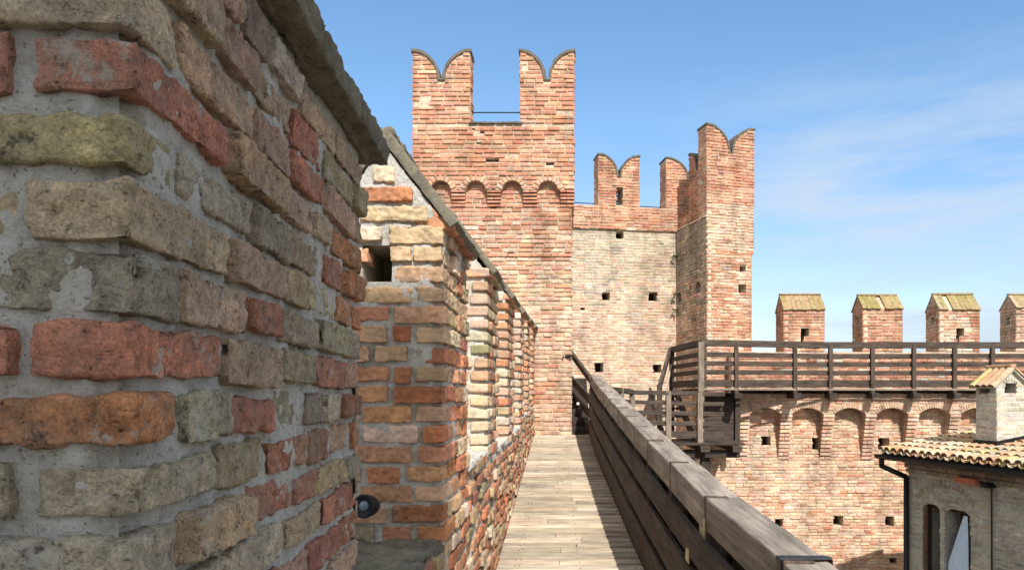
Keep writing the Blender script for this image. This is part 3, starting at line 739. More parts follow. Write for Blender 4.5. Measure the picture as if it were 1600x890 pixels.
swallow(cw,O2+MU*mu(1040),MU,MN,1.16,.5,ZR+.002,mz(1076,279),mz(1040,248),PAL_TOWER,TM,seed=73)
mb=MB(); rod(mb,O2+MU*mu(890)+ZUP*mz(895,310)-MN*.4,O2+MU*mu(1045)+ZUP*mz(1045,319)-MN*.4,.012); mb.build('guard_bar',[M['iron']],cw)

# ================================================================== TURRET
tu=tag(empty('corner_turret'),'narrow polygonal corner turret, shaded on its left flank, with a tall swallow-tail merlon','turret')
A=V(2.654,17.8,0); Bc=V(3.10,16.3,0); Cc=V(4.22,16.64,0)
UL=(Bc-A); LL=UL.length; UL=UL/LL; NL=V(UL.y,-UL.x,0)       # left flank, seen from the left
if NL.x>0: NL=-NL
UF=(Cc-Bc); LF=UF.length; UF=UF/LF; NF=V(UF.y,-UF.x,0)
if NF.y>0: NF=-NF
def tz(py,Y): return (616-py)/F*Y
ZT=3.92
mb=MB(); rng=random.Random(81)
def fu(px,O,U):
    k=(px-885)/F; return (k*O.y-O.x)/(U.x-k*U.y)
hf=[(fu(1154,Bc,UF),fu(1166,Bc,UF),tz(457,16.5),tz(443,16.5),.3,1),(fu(1156,Bc,UF),fu(1166,Bc,UF),tz(424,16.5),tz(414,16.5),.25)]
LFN=LF-.06
def pal_tu(u,z,rng):
    return pick(PAL_BUFF if (z>3.2 or rng.random()<.35) else PAL_TOWER,rng)
courses(mb,Bc,UF,NF,LFN,-2.,3.15,palf=pal_tu,rng=rng,holes=hf,prot=(.005,.005),skip0=True)
courses(mb,Bc,UF,NF,LF,3.15,ZT+.3,palf=pal_tu,rng=rng,prot=(.005,.005),skip0=True)
backing(mb,Bc,UF,NF,LFN,-8.,3.15,hf,.009,.3); backing(mb,Bc,UF,NF,LF,3.15,ZT+.3,(),.009)
hlk=[(fu(1056,A,UL),fu(1064,A,UL),tz(470,17.4),tz(455,17.4)),(fu(1086,A,UL),fu(1094,A,UL),tz(458,16.8),tz(441,16.8))]
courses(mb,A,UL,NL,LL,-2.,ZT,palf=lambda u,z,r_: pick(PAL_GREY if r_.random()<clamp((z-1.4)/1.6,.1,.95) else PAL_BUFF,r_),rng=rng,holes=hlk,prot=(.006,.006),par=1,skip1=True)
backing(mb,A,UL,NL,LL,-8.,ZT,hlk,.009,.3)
Dd=(A+Cc-Bc)                                                # back corner
def wallq(p,q,z0,z1,hole=None):
    n=V((q-p).y,-(q-p).x,0).normalized(); u=(q-p).normalized(); backing(mb,p,u,n,(q-p).length,z0,z1,hole or (),0.,.05)
uB=(Dd-Cc).normalized(); uB2=(A-Dd).normalized()
wallq(Cc-UF*.06,Dd-UF*.06,-8.,3.15); wallq(Cc,Dd,3.15,ZT)
courses(mb,Cc-UF*.06,uB,UF,LL,0.,3.15,pal=PAL_TOWER,rng=rng); courses(mb,Cc,uB,UF,LL,3.15,ZT+.3,pal=PAL_TOWER,rng=rng)
hb=(LF-fu(1166,Bc,UF)-.75,LF-fu(1154,Bc,UF)+.35,tz(457,16.5)-.2,tz(443,16.5)+.75,.04,1)
wallq(Dd,A,-8.,ZT,[hb])
mb.add([p+ZUP*(ZT-.01) for p in (A,Bc,Cc,Dd)],[(0,1,2,3)],1,(.4,.35,.3))
mb.build('wall',TM,tu)
mb=MB()                                                     # pale coping ledge along the left flank
for i in range(6): rbox(mb,A+UL*(LL*(i+.5)/6)-NL*.12+ZUP*(ZT+.016),UL,NL,ZUP,LL/12-.004,.15,.018,.008,None,(.006,.004),i*2.,0)
mb.build('ledge',[M['mortar_grey']],tu)
swallow(tu,Bc,UF,NF,LF+.015,.42,ZT+.302,tz(238,16.4),tz(197,16.4),PAL_TOWER,TM,seed=82)
mb=MB()
strips(mb,Bc-UF*0,UF,NF,.42,[0,LF],lambda u:ZT,lambda u:ZT+.302,1,.012); courses(mb,Bc-NF*.42,NF,-UF,.42,ZT,ZT+.3,pal=PAL_TOWER,rng=rng)
mb.build('parapet_band',TM,tu)
swallow(tu,A+UL*(LL-1.0)-NL*.05,UL,NL,.9,.4,ZT+.034,5.12,5.58,PAL_TOWER,TM,seed=83)
mb=MB(); strips(mb,A-NL*.05,UL,NL,.4,[0,LL-.1],lambda u:ZT+.034,lambda u:4.2,1,.006); courses(mb,A-NL*.05,UL,NL,LL-.1,ZT+.034,4.2,pal=PAL_TOWER,rng=rng)
mb.build('parapet_band',TM,tu)

# little weeds rooted in the joint
M['leaf']=mat_plain('weed_leaf',(.07,.09,.035),.7,0.,.4,60.)
for nm,(px,py) in (('topmost',(1056,403)),('middle',(1057,462)),('lowest',(1057,486))):
    s=MB(); c=P(px,py,17.72)+NL*.03
    rw=random.Random(py)
    for i in range(34):
        d=V(rw.uniform(-1,.5),rw.uniform(-1,-.1),rw.uniform(-.8,.9)).normalized(); l=rw.uniform(.03,.11); t=d.cross(V(rw.random(),rw.random(),rw.random())).normalized()*.014
        b0=c+d*l*.3; s.add([b0,b0+d*l*.4+t,b0+d*l,b0+d*l*.4-t],[(0,1,2,3)],0)
    o=s.build('weed',[M['leaf']]); tag(o,'%s of three small green weeds rooted in the joint left of the turret'%nm,'weed','weeds in the wall joint')

# ================================================================== RIGHT WALL WITH ARCHES
bw=tag(empty('battlemented_wall'),'long brick wall with blind arches below and gabled merlons on top, right of the turret','wall')
YW=15.5; YB=15.24; WX0,WX1=2.9,12.2
ac=[4.11+.872*i for i in range(-1,9)]
mb=MB(); rng=random.Random(91)
hw=holes_px([(1189,1204,681,696),(1269,1282,682,702),(1372,1390,684,703),(1210,1225,809,823),(1302,1318,805,821),(1383,1398,806,822),(1286,1300,869,877),(1390,1402,871,880)],YW,WX0)
def pal_w(u,z,rng):
    n=fb((u,3,z),.9,2.,3)
    if rng.random()<.78+n*.5: return pick(PAL_BUFF,rng)
    return pick(PAL_TOWER,rng)
courses(mb,V(WX0,YW,0),EX,NY,WX1-WX0,-5.2,-.3,palf=pal_w,rng=rng,holes=hw,prot=(.004,.005))
backing(mb,V(WX0,YW,0),EX,NY,WX1-WX0,-9.,-.25,hw,.009,.35); slab(mb,V(WX0,YW,0),EX,NY,WX1-WX0,1.1,-9.,-.25,1,0.,'nofront')
mb.build('lower_wall',TM,bw)
upper_with_arches(V(WX0,YB,0),EX,NY,WX1-WX0,1.35,[a-WX0 for a in ac if a-WX0>.32],.315,-.395,-.275,.02,PAL_BUFF,rng,parent=bw,ring=.11,nb=15,course=.068)
for i in range(len(ac)+1): corbel(bw,V(ac[0]-.436+.872*i,YW,0),.235,-1.36,-.395,YW-YB,12,PAL_BUFF,rng)
YPp=16.12
mb=MB(); O=V(3.6,YPp,0); Lp=WX1-3.6
courses(mb,O,EX,NY,Lp,.02,.93,pal=PAL_TOWER+[((.44,.42,.36),1.5)],rng=rng); strips(mb,O,EX,NY,.6,[0,Lp],lambda u:.02,lambda u:.93,1,.004)
mb.build('parapet_band',TM,bw)
CAPP=[[((.40,.27,.17),3),((.36,.28,.16),2)],[((.33,.27,.10),3),((.40,.32,.17),2)],[((.38,.30,.18),2),((.27,.25,.10),2)],[((.42,.36,.26),2),((.36,.29,.2),2)]]
def gmerlon(x0,x1,hole,seed,pal,white=False):
    rng=random.Random(seed); O=V(x0,YPp,0); w=x1-x0; th=.6; zb,ze,za=.932,1.88+rng.uniform(-.02,.02),2.20+rng.uniform(-.03,.02); mb=MB()
    hs=[]
    if hole: hs=[(hole-.09,hole+.09,1.27,1.45,.3),(hole-.09,hole-.01,1.12,1.27,.3)]
    courses(mb,O,EX,NY,w,zb,ze,pal=pal,rng=rng,holes=hs,skip0=True); backing(mb,O,EX,NY,w,zb,ze,hs,.009,.3)
    def gi(z):
        if z<ze: return [(0,th)]
        h=(1-(z+.04-ze)/(za-ze))*th/2; return [(th/2-h,th/2+h)] if h>.05 else []
    hs2=[(.22,.36,1.55,1.72,.2)]
    courses(mb,O+WY*th,-WY,-EX,th,zb,za,ivs=gi,pal=pal,rng=rng,holes=hs2)
    backing(mb,O+WY*th,-WY,-EX,th,zb,ze,hs2,.009,.2)
    courses(mb,O+EX*w,WY,EX,th,zb,za,ivs=gi,pal=pal,rng=rng)
    slab(mb,O+WY*.0,EX,NY,w,th,zb,ze-.002,1,.0,'nofront') if False else None
    a=O+EX*w; mb.add([a+ZUP*zb,a+WY*th+ZUP*zb,a+WY*th+ZUP*ze,a+ZUP*ze],[(0,1,2,3)],1,(.4,.35,.3))
    a=O+WY*th; mb.add([a+EX*w+ZUP*zb,a+ZUP*zb,a+ZUP*ze,a+EX*w+ZUP*ze],[(0,1,2,3)],1,(.4,.35,.3))
    vs=[]
    for u in (.004,w-.004):
        for y,z in ((.004,ze-.003),(th-.004,ze-.003),(th/2,za-.02)): vs.append(O+EX*u+WY*y+ZUP*z)
    mb.add(vs,[(0,1,2),(5,4,3),(0,3,4,1),(1,4,5,2),(2,5,3,0)],1,(.4,.35,.3))
    m=mb.build('merlon',TM,bw)
    cb=MB()
    for s in (-1,1):
        sl=V(0,s*(th/2+.035),-(za-ze)*(th/2+.035)/(th/2)); L=sl.length; sl/=L; nrm=EX.cross(sl)
        if nrm.z<0: nrm=-nrm
        n=9; 
        for i in range(n):
            if rng.random()<.05 and i not in (0,n-1): continue
            l=(w+.03)/n; c=O+EX*(-.015+l*(i+.5))+WY*(th/2)+ZUP*(za+.012)+sl*(L/2)+nrm*rng.uniform(-.003,.003)
            col=(.55,.5,.4) if (white and i==0) else pick(CAPP[seed%4],rng)
            rbox(cb,c,EX,sl,nrm,l/2-.001,L/2+rng.uniform(-.012,.010),.018,.006,None,(.004,.003),rng.random()*40,0,col)
    rbox(cb,O+EX*(w/2)+WY*(th/2)+ZUP*(za+.03),EX,WY,ZUP,w/2+.01,.05,.02,.012,None,(.005,.004),seed,0,(.42,.33,.22))
    cb.build('capping',[M['lichen_cap']],m)
MX=[(4.74,5.63,.46,PAL_TOWER,False),(6.47,7.33,0,PAL_TOWER,False),(8.13,9.01,.46,PAL_TOWER+PAL_BUFF+[((.44,.40,.30),5)],True),(9.81,10.72,0,PAL_BUFF,True)]
for i,(a,b_,h,pl,wh) in enumerate(MX): gmerlon(a,b_,h,100+i,pl,wh)

# ================================================================== GALLERY (timber wall-walk)
ga=tag(empty('timber_gallery'),'high timber wall-walk with a four-board dark railing in front of the gabled merlons','gallery')
YG=15.05; GX1=12.1; ZD=.115
KX=(1290-885)/F*YG; YC=14.35; GX0=(1095-885)/F*YC
def GY(px):                                                # the front edge comes forward towards the corner post
    k=(px-885)/F; s_=(YG-YC)/(KX-GX0)
    y=(YC-s_*GX0)/(1-s_*k)
    return min(y,YG)
def GP(px): y=GY(px); return V((px-885)/F*y,y,0)
px=[1095,1150,1241.5,1297,1362.5,1427,1490.5,1549.5,1612,1674,1736]
gp=[GP(p) for p in px]
s=MB(); y=YC+.02
while y<YPp-.06:
    w=.14; x0=GX0+.02 if y<YG else GX0-.05
    x1=GX1 if y>YG-.05 else GX0+(KX-GX0)*(1-(y-YC)/(YG-YC))**1.0*0+ (KX-(KX-GX0)*0)
    if y<YG-.02:
        xe=GX0+(KX-GX0)*(y-YC)/(YG-YC); x0,x1=GX0+.0,xe
        if x1-x0<.1: y+=w; continue
        plank(s,(x0,y+w/2,ZD-.02),(x1,y+w/2,ZD-.02),w-.006,.04,col=(.6,.58,.55))
    else: plank(s,(GX0-.1,y+w/2,ZD-.02),(GX1,y+w/2,ZD-.02),w-.006,.04,col=(.6,.58,.55))
    y+=w
s.build('deck',[M['wood_dark']],ga)
for a,b_ in ((gp[0],V(KX,YG,0)),(V(KX,YG,0),V(GX1,YG,0))):
    s=MB(); plank(s,a+V(0,-.045,ZD-.012),b_+V(0,-.045,ZD-.012),.035,.04,col=(.5,.48,.45)); s.build('edge_board',[M['wood_top']],ga)
for k,p in enumerate(gp):
    s=MB(); wd=.11 if k==0 else .078; plank(s,p+V(0,-.02,-.95 if k==0 else 0.),p+V(0,-.02,1.015),wd,wd,side=V(0,1,0),col=(.66,.63,.6) if k else (.46,.43,.4)); s.build('post',[M['wood_dark'] if k else M['wood_top']],ga)
    if k>0:
        s=MB(); x=p.x+.03; plank(s,(x,p.y-.11,-.022),(x,YB+.1,-.022),.15,.11,col=(.42,.42,.42)); s.build('beam',[M['wood_dark']],ga)
KP=V(KX,YG,0)
runs=[(gp[0],KP),(KP,gp[5]),(gp[5],gp[8]),(gp[8],gp[10])]
for (y0,y1,nm,th) in ((534.5,544,'handrail',.10),(552,559.5,'board',.03),(565.5,573,'board',.03),(578.5,586,'board',.03),(593.5,604.5,'board',.03)):
    z0,z1=tz(y1,YG),tz(y0,YG); of=V(0,0 if nm=='handrail' else .03,0)
    for a,b_ in runs:
        s=MB(); za=rng.uniform(-.004,.004); plank(s,a+of+ZUP*((z0+z1)/2+za),b_+of+ZUP*((z0+z1)/2+za),th,z1-z0,col=(.62,.6,.58),ext=.02)
        s.build(nm,[M['wood_dark']],ga)
# left end of the gallery, receding along the turret
GE=V(2.37,16.62,0); GS=gp[0]
for (y0,y1,nm,th) in ((534.5,544,'handrail',.10),(552,559.5,'board',.03),(565.5,573,'board',.03),(578.5,586,'board',.03),(593.5,604.5,'board',.03)):
    z=(tz(y0,YG)+tz(y1,YG))/2; s=MB(); plank(s,GS+ZUP*z,GE+ZUP*z,th,tz(y0,YG)-tz(y1,YG),col=(.6,.58,.55)); s.build(nm,[M['wood_dark']],ga)
s=MB(); plank(s,GE+ZUP*-.95,GE+ZUP*1.03,.11,.11,side=V(0,1,0),col=(.6,.58,.56)); s.build('post',[M['wood_dark']],ga)
# plank screen under the gallery corner
s=MB()
for i in range(6): plank(s,(GX0+.10,YC+.62,-.89+i*.155),(3.45,YC+.62,-.89+i*.155),.03,.148,col=(.55,.53,.52))
s.build('screen',[M['wood_dark']],ga)
s=MB(); plank(s,(3.45,YC+.58,-1.),(3.45,YC+.58,.08),.10,.10,side=V(0,1,0),col=(.5,.5,.5)); s.build('post',[M['wood_dark']],ga)

# ================================================================== LOWER LANDING
la=tag(empty('timber_landing'),'lower timber landing with railing and a short stair below the corner of the wall-walk','landing')
YL=14.0; ZL=-.93
LP=[V(.76,13.2,0),V(1.0,13.55,0),V(1.245,YL,0),V(1.93,YL,0),V(2.53,YL,0),V(2.98,YL,0)]
ztop=[.14,.12,.085,.07,.055,.05]
for i,p in enumerate(LP[1:5]):
    s=MB(); plank(s,p+ZUP*(ZL-.05),p+ZUP*(ztop[i+1]+.0),.10,.10,side=V(0,1,0),col=(.46,.43,.4)); s.build('post',[M['wood_top']],la)
for dz,hh,nm in ((-.04,.085,'handrail'),(-.23,.075,'board'),(-.42,.08,'board'),(-.61,.08,'board'),(-.82,.13,'board')):
    for i in range(5):
        if dz<-.3 and i<1: continue
        s=MB(); th=.10 if nm=='handrail' else .03; off=V(0,0 if nm=='handrail' else .02,0)
        plank(s,LP[i]+off+ZUP*(ztop[i]+dz),LP[i+1]+off+ZUP*(ztop[i+1]+dz),th,hh,col=(.62,.6,.58),ext=.01); s.build(nm,[M['wood_dark']],la)
s=MB(); y=YL-.05
while y<15.2:
    plank(s,(1.2,y,ZL),(3.35,y,ZL),.145,.045,col=(.5,.48,.46)); y+=.15
s.build('deck',[M['wood_dark']],la)
for x in (1.3,2.06,2.58,3.18):
    s=MB(); plank(s,(x,YL-.28,ZL-.085),(x,YW+.1,ZL-.085),.17,.11,col=(.6,.57,.54)); s.build('joist',[M['wood_dark']],la)
s=MB(); plank(s,(1.15,YL+.12,ZL-.20),(3.3,YL+.12,ZL-.20),.14,.14,col=(.4,.4,.4)); s.build('bearer',[M['wood_dark']],la)
for x in (2.35,2.66):
    s=MB(); plank(s,(x,YL+.22,-3.2),(x,YL+.22,ZL-.13),.16,.16,side=V(0,1,0),col=(.4,.4,.4)); s.build('support_post',[M['wood_dark']],la)
# flight of steps from the landing up to the gallery
for x in (1.93,2.52):
    s=MB(); plank(s,(x,14.6,ZL+.05),(x-.05,16.7,ZD-.05),.05,.22,col=(.5,.5,.5)); s.build('stringer',[M['wood_dark']],la)
for i in range(6):
    s=MB(); t=(i+.5)/6; plank(s,(1.92,14.6+2.1*t,ZL+.08+(ZD-ZL-.1)*t),(2.5,14.6+2.1*t,ZL+.08+(ZD-ZL-.1)*t),.25,.04,col=(.5,.5,.5)); s.build('tread',[M['wood_dark']],la)
s=MB(); plank(s,(1.86,14.75,.16),(2.33,16.6,1.0),.07,.12,col=(.6,.58,.56)); s.build('stair_rail',[M['wood_dark']],la)
s=MB(); plank(s,(1.95,14.75,-.12),(2.36,16.6,.66),.03,.06,col=(.9,.88,.85)); s.build('stair_rail',[M['wood_top']],la)
s=MB(); plank(s,(1.86,14.75,ZL),(1.86,14.75,.2),.10,.10,side=V(0,1,0),col=(.6,.58,.56)); s.build('post',[M['wood_dark']],la)

# ================================================================== HOUSE
ho=tag(empty('brick_house'),'low grey brick house with a lichen-covered tiled roof and chimney below the wall-walk','house')
be=math.radians(15); HU=V(math.sin(be),-math.cos(be),0); HV=V(math.cos(be),math.sin(be),0)   # along the eave towards us / into the house
E0=V(5.23,12.,-.905); RP=.15
HL=6.0; HD=2.2
M['brick_house']=mat_brick('grey_house_brick',2.,.45,.004,0.,.3); M['mortar_house']=mat_mortar('grey_house_mortar',(.46,.44,.375),3.,.005,.7)
HM=[M['brick_house'],M['mortar_house'],M['hole']]
PAL_H=soft([((.42,.39,.31),3),((.46,.43,.345),3),((.38,.345,.275),2),((.40,.30,.22),1)],.5)
WO=E0+HV*.30+HU*.10; WO.z=0
zt_=-1.0
def hu_(px): 
    k=(px-885)/F; return (k*WO.y-WO.x)/(HU.x-k*HU.y)
def hz(px,py): t=hu_(px); return (616-py)/F*(WO.y+t*HU.y)
w1=(hu_(1441),hu_(1469)); w2=(hu_(1475),hu_(1517))
zb=hz(1460,900)-.1; zs=hz(1460,786)
openings=[(w1[0],w1[1],zb,zs,.9),(w2[0],w2[1],zb,zs-.03,.9)]
mb=MB(); rng=random.Random(120)
courses(mb,WO,HU,-HV,HL,-4.5,zt_,pal=PAL_H,rng=rng,holes=openings,prot=(.003,.003),joint=.016); backing(mb,WO,HU,-HV,HL,-9.,zt_,openings,0.,.3)
courses(mb,WO+HV*4.4,-HV,-HU,4.4,-4.5,zt_,pal=PAL_H,rng=rng); backing(mb,WO+HV*4.4,-HV,-HU,4.4,-9.,zt_)
backing(mb,WO+HU*HL,HV,HU,4.4,-9.,zt_); courses(mb,WO+HU*HL,HV,HU,4.4,-4.5,zt_,pal=PAL_H,rng=rng)
for c0,c1 in (w1,w2):                                         # arched window heads
    r_=(c1-c0)/2; arch_ring(mb,WO,HU,-HV,(c0+c1)/2,zs-.02,r_,.08,7,.09,PAL_H,rng,pr=.006)
for c0,c1 in (w1,w2):
    r_=(c1-c0)/2; Rr=(r_*r_+.1*.1)/.2; zc_=zs-.01-Rr
    strips(mb,WO+HU*c0,HU,-HV,.06,[2*r_*i/10 for i in range(11)],lambda u:zc_+math.sqrt(max(0,Rr*Rr-(u-r_)**2)),lambda u:zs+.012,1,-.002)
arch_ring(mb,WO,HU,-HV,(w1[0]+w2[1])/2-.0,zs+.02,(w2[1]-w1[0])/2+.03,.26,15,.11,[((.31,.27,.21),1)],rng,pr=.004)
# brick dentil cornice below the eave
for j,(o,z) in enumerate(((.03,zt_-.22),(.06,zt_-.14),(.10,zt_-.06))):
    u=0.
    while u<HL:
        l=rng.uniform(.2,.27); rbox(mb,WO+HU*(u+l/2)-HV*(o/2)+ZUP*z,HU,HV,ZUP,l/2-.006,o/2+.03,.034,.006,None,(.003,.002),rng.random()*30,0,pick([((.30,.22,.16),1),((.34,.27,.2),1)],rng)); u+=l
mb.build('wall',HM,ho)
for (c0,c1),nm in ((w1,0),(w2,1)):
    fr=MB(); dn=HV*.12
    for u in ((c0+.03,c1-.03) if nm==0 else (c0+.20,c1-.03)):
        plank(fr,WO+HU*u+dn+ZUP*zb,WO+HU*u+dn+ZUP*(zs-.03),.045,.045,side=HV,col=(.7,.5,.4))
    plank(fr,WO+HU*c0+dn+ZUP*(zs-.06),WO+HU*c1+dn+ZUP*(zs-.06),.045,.05,col=(.7,.5,.4))
    wf=fr.build('window',[M['wood_dark']],ho)
    if nm==0:
        lf=MB(); plank(lf,WO+HU*(c0+.06)-HV*-.02+ZUP*zb,WO+HU*(c0+.06)+HV*.02+ZUP*(zs-.05),.025,.07,side=HV,col=(.9,.7,.5)); lf.build('casement',[M['wood_dark']],wf)
# roof: battens + curved tiles
def roofp(u,v,h=0.): return E0+HU*u+HV*v+ZUP*(RP*v+h)
mb=MB(); q=[roofp(-.12,-.03,-.05),roofp(HL,-.03,-.05),roofp(HL,HD,-.05),roofp(-.12,HD,-.05)]
mb.add(q+[p-ZUP*.05 for p in q],[(0,1,2,3),(7,6,5,4),(0,4,5,1),(1,5,6,2),(2,6,7,3),(3,7,4,0)],1)
b2=[roofp(-.12,HD,-.05),roofp(HL,HD,-.05)]; c2=[p+HV*HD-ZUP*(RP*HD) for p in b2]
mb.add([b2[0],b2[1],c2[1],c2[0]],[(0,1,2,3)],0,(.4,.3,.2))
g=[WO+ZUP*zt_,WO+HV*4.2+ZUP*zt_,WO+HV*(HD-.3)+ZUP*(-.905+RP*HD-.06)]; mb.add(g,[(0,1,2)],1)
g=[p+HU*(HL-.12) for p in g]; mb.add(g,[(0,1,2)],1)
rng=random.Random(130); TP=[((.50,.24,.12),2.2),((.48,.35,.21),2.6),((.54,.46,.33),2.6),((.44,.35,.10),2.),((.38,.16,.08),1.3),((.26,.25,.18),1.2)]
sp_=.155; tl=.36
def tile(u,v,l,up,col):
    n=6; vs=[]; r0=.066 if up else .066
    fs=[]
    tilt=.018
    for e,(vv,k) in enumerate(((v,1.0),(v+l,.84))):
        for inner in (0,1):
            for i in range(n+1):
                a=math.pi*i/n; rr=(r0-inner*.013)*k
                h=(rr*math.sin(a)*.8 if up else -rr*math.sin(a)*.8+.03)
                vs.append(roofp(u-rr*math.cos(a),vv,h+(.022 if e==0 else 0)+(.005 if up else -.03)))
    m=n+1
    for i in range(n):
        fs.append((i,i+1,2*m+i+1,2*m+i)); fs.append((m+i+1,m+i,3*m+i,3*m+i+1)); fs.append((i+1,i,m+i,m+i+1))
    mb.add(vs,fs,0,col)
nu=int(HL/sp_); nv=int(HD/(tl*.82))+1
for i in range(nu+1):
    for j in range(nv):
        j_=rng.uniform(-.03,.03); v=-.09+j*tl*.82+rng.uniform(-.015,.015)
        tile(-.08+i*sp_+rng.uniform(-.012,.012),v,tl,True,pick(TP,rng)); tile(-.08+(i+.5)*sp_,v-.02,tl,False,pick(TP,rng))
rf=mb.build('roof',[M['roof_tile'],M['wood_dark']],ho)
for j in range(17):
    t=MB(); 
mb=MB()
for j in range(16):                                           # ridge tiles
    u=j*.38; n=6; vs=[]
    for e in (0,1):
        for i in range(n+1):
            a=math.pi*i/n; rr=.10-(.012*e); vs.append(roofp(u+e*.42,HD,0)+HV*(-rr*math.cos(a))+ZUP*(rr*math.sin(a)*.8+.01))
    mb.add(vs,[(i,i+1,n+2+i,n+1+i) for i in range(n)],0,pick(TP,rng))
mb.build('ridge',[M['roof_tile']],rf)
# gutter and downpipe
s=MB()
n=8; vs=[]; Lg=HL
for e in (0,1):
    for i in range(n+1):
        a=math.pi*i/n; vs.append(roofp(-.14 if e==0 else HL,-.10,-.055)+HV*(-.07*math.cos(a))-ZUP*(.075*math.sin(a)))
s.add(vs,[(i,i+1,n+2+i,n+1+i) for i in range(n)]+[tuple(range(n+1))],0)
s.build('gutter',[M['iron']],ho)
def tube(mb,pts,r,n=10):
    for p,q in zip(pts[:-1],pts[1:]):
        rod(mb,p,q,r,n); 
    for p in pts[1:-1]: lathe(mb,V(*p)-ZUP*r,(0,0,1),[(0,0),(r*.7,r*.3),(r,r),(r*.7,r*1.7),(0,2*r)],n)
s=MB(); g0=roofp(-.04,-.10,-.10); d1=g0-ZUP*.14; d2=WO-HV*.06+HU*.02+ZUP*(d1.z-.17); d3=V(d2.x,d2.y,-8.)
tube(s,[g0,d1,d2,d3],.042); s.build('downpipe',[M['iron']],ho,True)
# chimney
cp=V(6.35,10.9,0); cz0=-.95; cw_,cl_=.52,.39      # across (HV) x along (-HU)
mb=MB(); rng=random.Random(140)
PAL_C=[((.46,.42,.33),3),((.50,.45,.36),3),((.40,.34,.26),1.5)]
zc1=.17
ho2=[(.13,.37,-.02+.03,.17,.3)]
courses(mb,cp,HV,HU,cw_,cz0,zc1,course=.07,pal=PAL_C,rng=rng,holes=ho2,skip0=True,prot=(.003,.003)); backing(mb,cp,HV,HU,cw_,cz0,zc1,ho2,0.,.2)
ho3=[(.05,.27,.0,.14,.2)]
courses(mb,cp-HU*cl_,HU,-HV,cl_,cz0,zc1,course=.07,pal=PAL_C,rng=rng,holes=ho3,prot=(.003,.003)); backing(mb,cp-HU*cl_,HU,-HV,cl_,cz0,zc1,ho3,0.,.2)
backing(mb,cp+HV*cw_,-HU,HV,cl_,cz0,zc1); backing(mb,cp+HV*cw_-HU*cl_,-HV,-HU,cw_,cz0,zc1)
ga_=[cp+ZUP*zc1,cp+HV*cw_+ZUP*zc1,cp+HV*(cw_/2)+ZUP*(zc1+.20)]; gb=[p-HU*cl_ for p in ga_]
mb.add(ga_+gb,[(0,1,2),(5,4,3),(0,2,5,3),(2,1,4,5),(0,3,4,1)],1)
arch_ring(mb,cp,HV,HU,.25,.155,.12,.05,6,.05,PAL_C,rng)
ch=mb.build('chimney',[mat_brick('pale_chimney_brick',3.,.5,.004,0.,.25),mat_mortar('pale_chimney_mortar',(.50,.47,.40),4.,.005,.75),M['hole']],rf)
mb=MB()
for s_ in (-1,1):
    sl=(HV*s_*(cw_/2+.11)-ZUP*(.20*(cw_/2+.11)/(cw_/2))); L=sl.length; sl/=L; nrm=HU.cross(sl); nrm=-nrm if nrm.z<0 else nrm
    for i in range(4):
        u0=-.07+i*(cl_+.08)/4; c=cp+HV*(cw_/2)-HU*(u0+.06)+ZUP*(zc1+.215)
        vs=[]; n=6
        for e in (0,1):
            for inner in (0,1):
                for k in range(n+1):
                    a=math.pi*k/n; rr=(.062 if e==0 else .055)-.012*inner; vs.append(c+sl*(L*(1-e))+HU*(rr*math.cos(a))+nrm*(rr*math.sin(a)*.9+(.0 if e else .01)))
        m=n+1; fs=[]
        for k in range(n): fs+= [(k,k+1,2*m+k+1,2*m+k),(m+k+1,m+k,3*m+k,3*m+k+1),(k+1,k,m+k,m+k+1)]
        mb.add(vs,fs,0,pick(TP,rng))
    q=[cp+HV*(cw_/2)-HU*uu+ZUP*(zc1+.21)+sl*l for uu in (-.05,cl_+.05) for l in (0,L-.02)]
    mb.add([q[0],q[1],q[3],q[2]]+[p-nrm*.02 for p in (q[0],q[1],q[3],q[2])],[(0,1,2,3),(7,6,5,4),(0,4,5,1),(1,5,6,2),(2,6,7,3),(3,7,4,0)],1)
c=cp+HV*(cw_/2)-HU*(cl_/2)+ZUP*(zc1+.25); rbox(mb,c,HU,HV,ZUP,cl_/2+.05,.05,.03,.02,None,(.006,.004),1.,0,(.42,.22,.12))
mb.build('chimney_cap',[M['roof_tile'],M['mortar_house']],ch)
s=MB(); base=roofp((cp-E0).dot(HU),(cp-E0).dot(HV))
for (p,d,l) in ((cp-HU*(cl_+.03),HU,cl_+.06),(cp-HV*.03,HV,cw_+.06)):
    u0=(p-E0).dot(HU); v0=(p-E0).dot(HV); p0=roofp(u0,v0,.03); u1=u0+d.dot(HU)*l; v1=v0+d.dot(HV)*l; p1=roofp(u1,v1,.03)
    plank(s,p0,p1,.05,.14,col=(.4,.4,.4))
s.build('flashing',[M['iron']],ch)
# cloth in the window
M['cloth']=mat_plain('pale_blue_cloth',(.55,.68,.84),.9,0.,.12,20.)
s=MB(); vs=[]; nU,nZ=14,16
u_top=w2[0]+(w2[1]-w2[0])*.78; 
for j in range(nZ+1):
    t=j/nZ; ua=u_top-.02-(u_top-w2[0]-.05)*min(1,t*1.15)*.92-.02; ub=u_top+.03+.05*t
    for i in range(nU+1):
        k=i/nU; u=ua+(ub-ua)*k; f=.018*math.sin(k*9+t*2)*(.3+t); vs.append(WO+HU*u+HV*(.02+f)+ZUP*(zs-.10-(zs-zb-.28)*t*(.93+.10*k)))
s.add(vs,[(j*(nU+1)+i,j*(nU+1)+i+1,(j+1)*(nU+1)+i+1,(j+1)*(nU+1)+i) for j in range(nZ) for i in range(nU)],0)
cl=s.build('curtain',[M['cloth']],None,True); tag(cl,'pale blue cloth hanging in the arched window of the house','curtain')
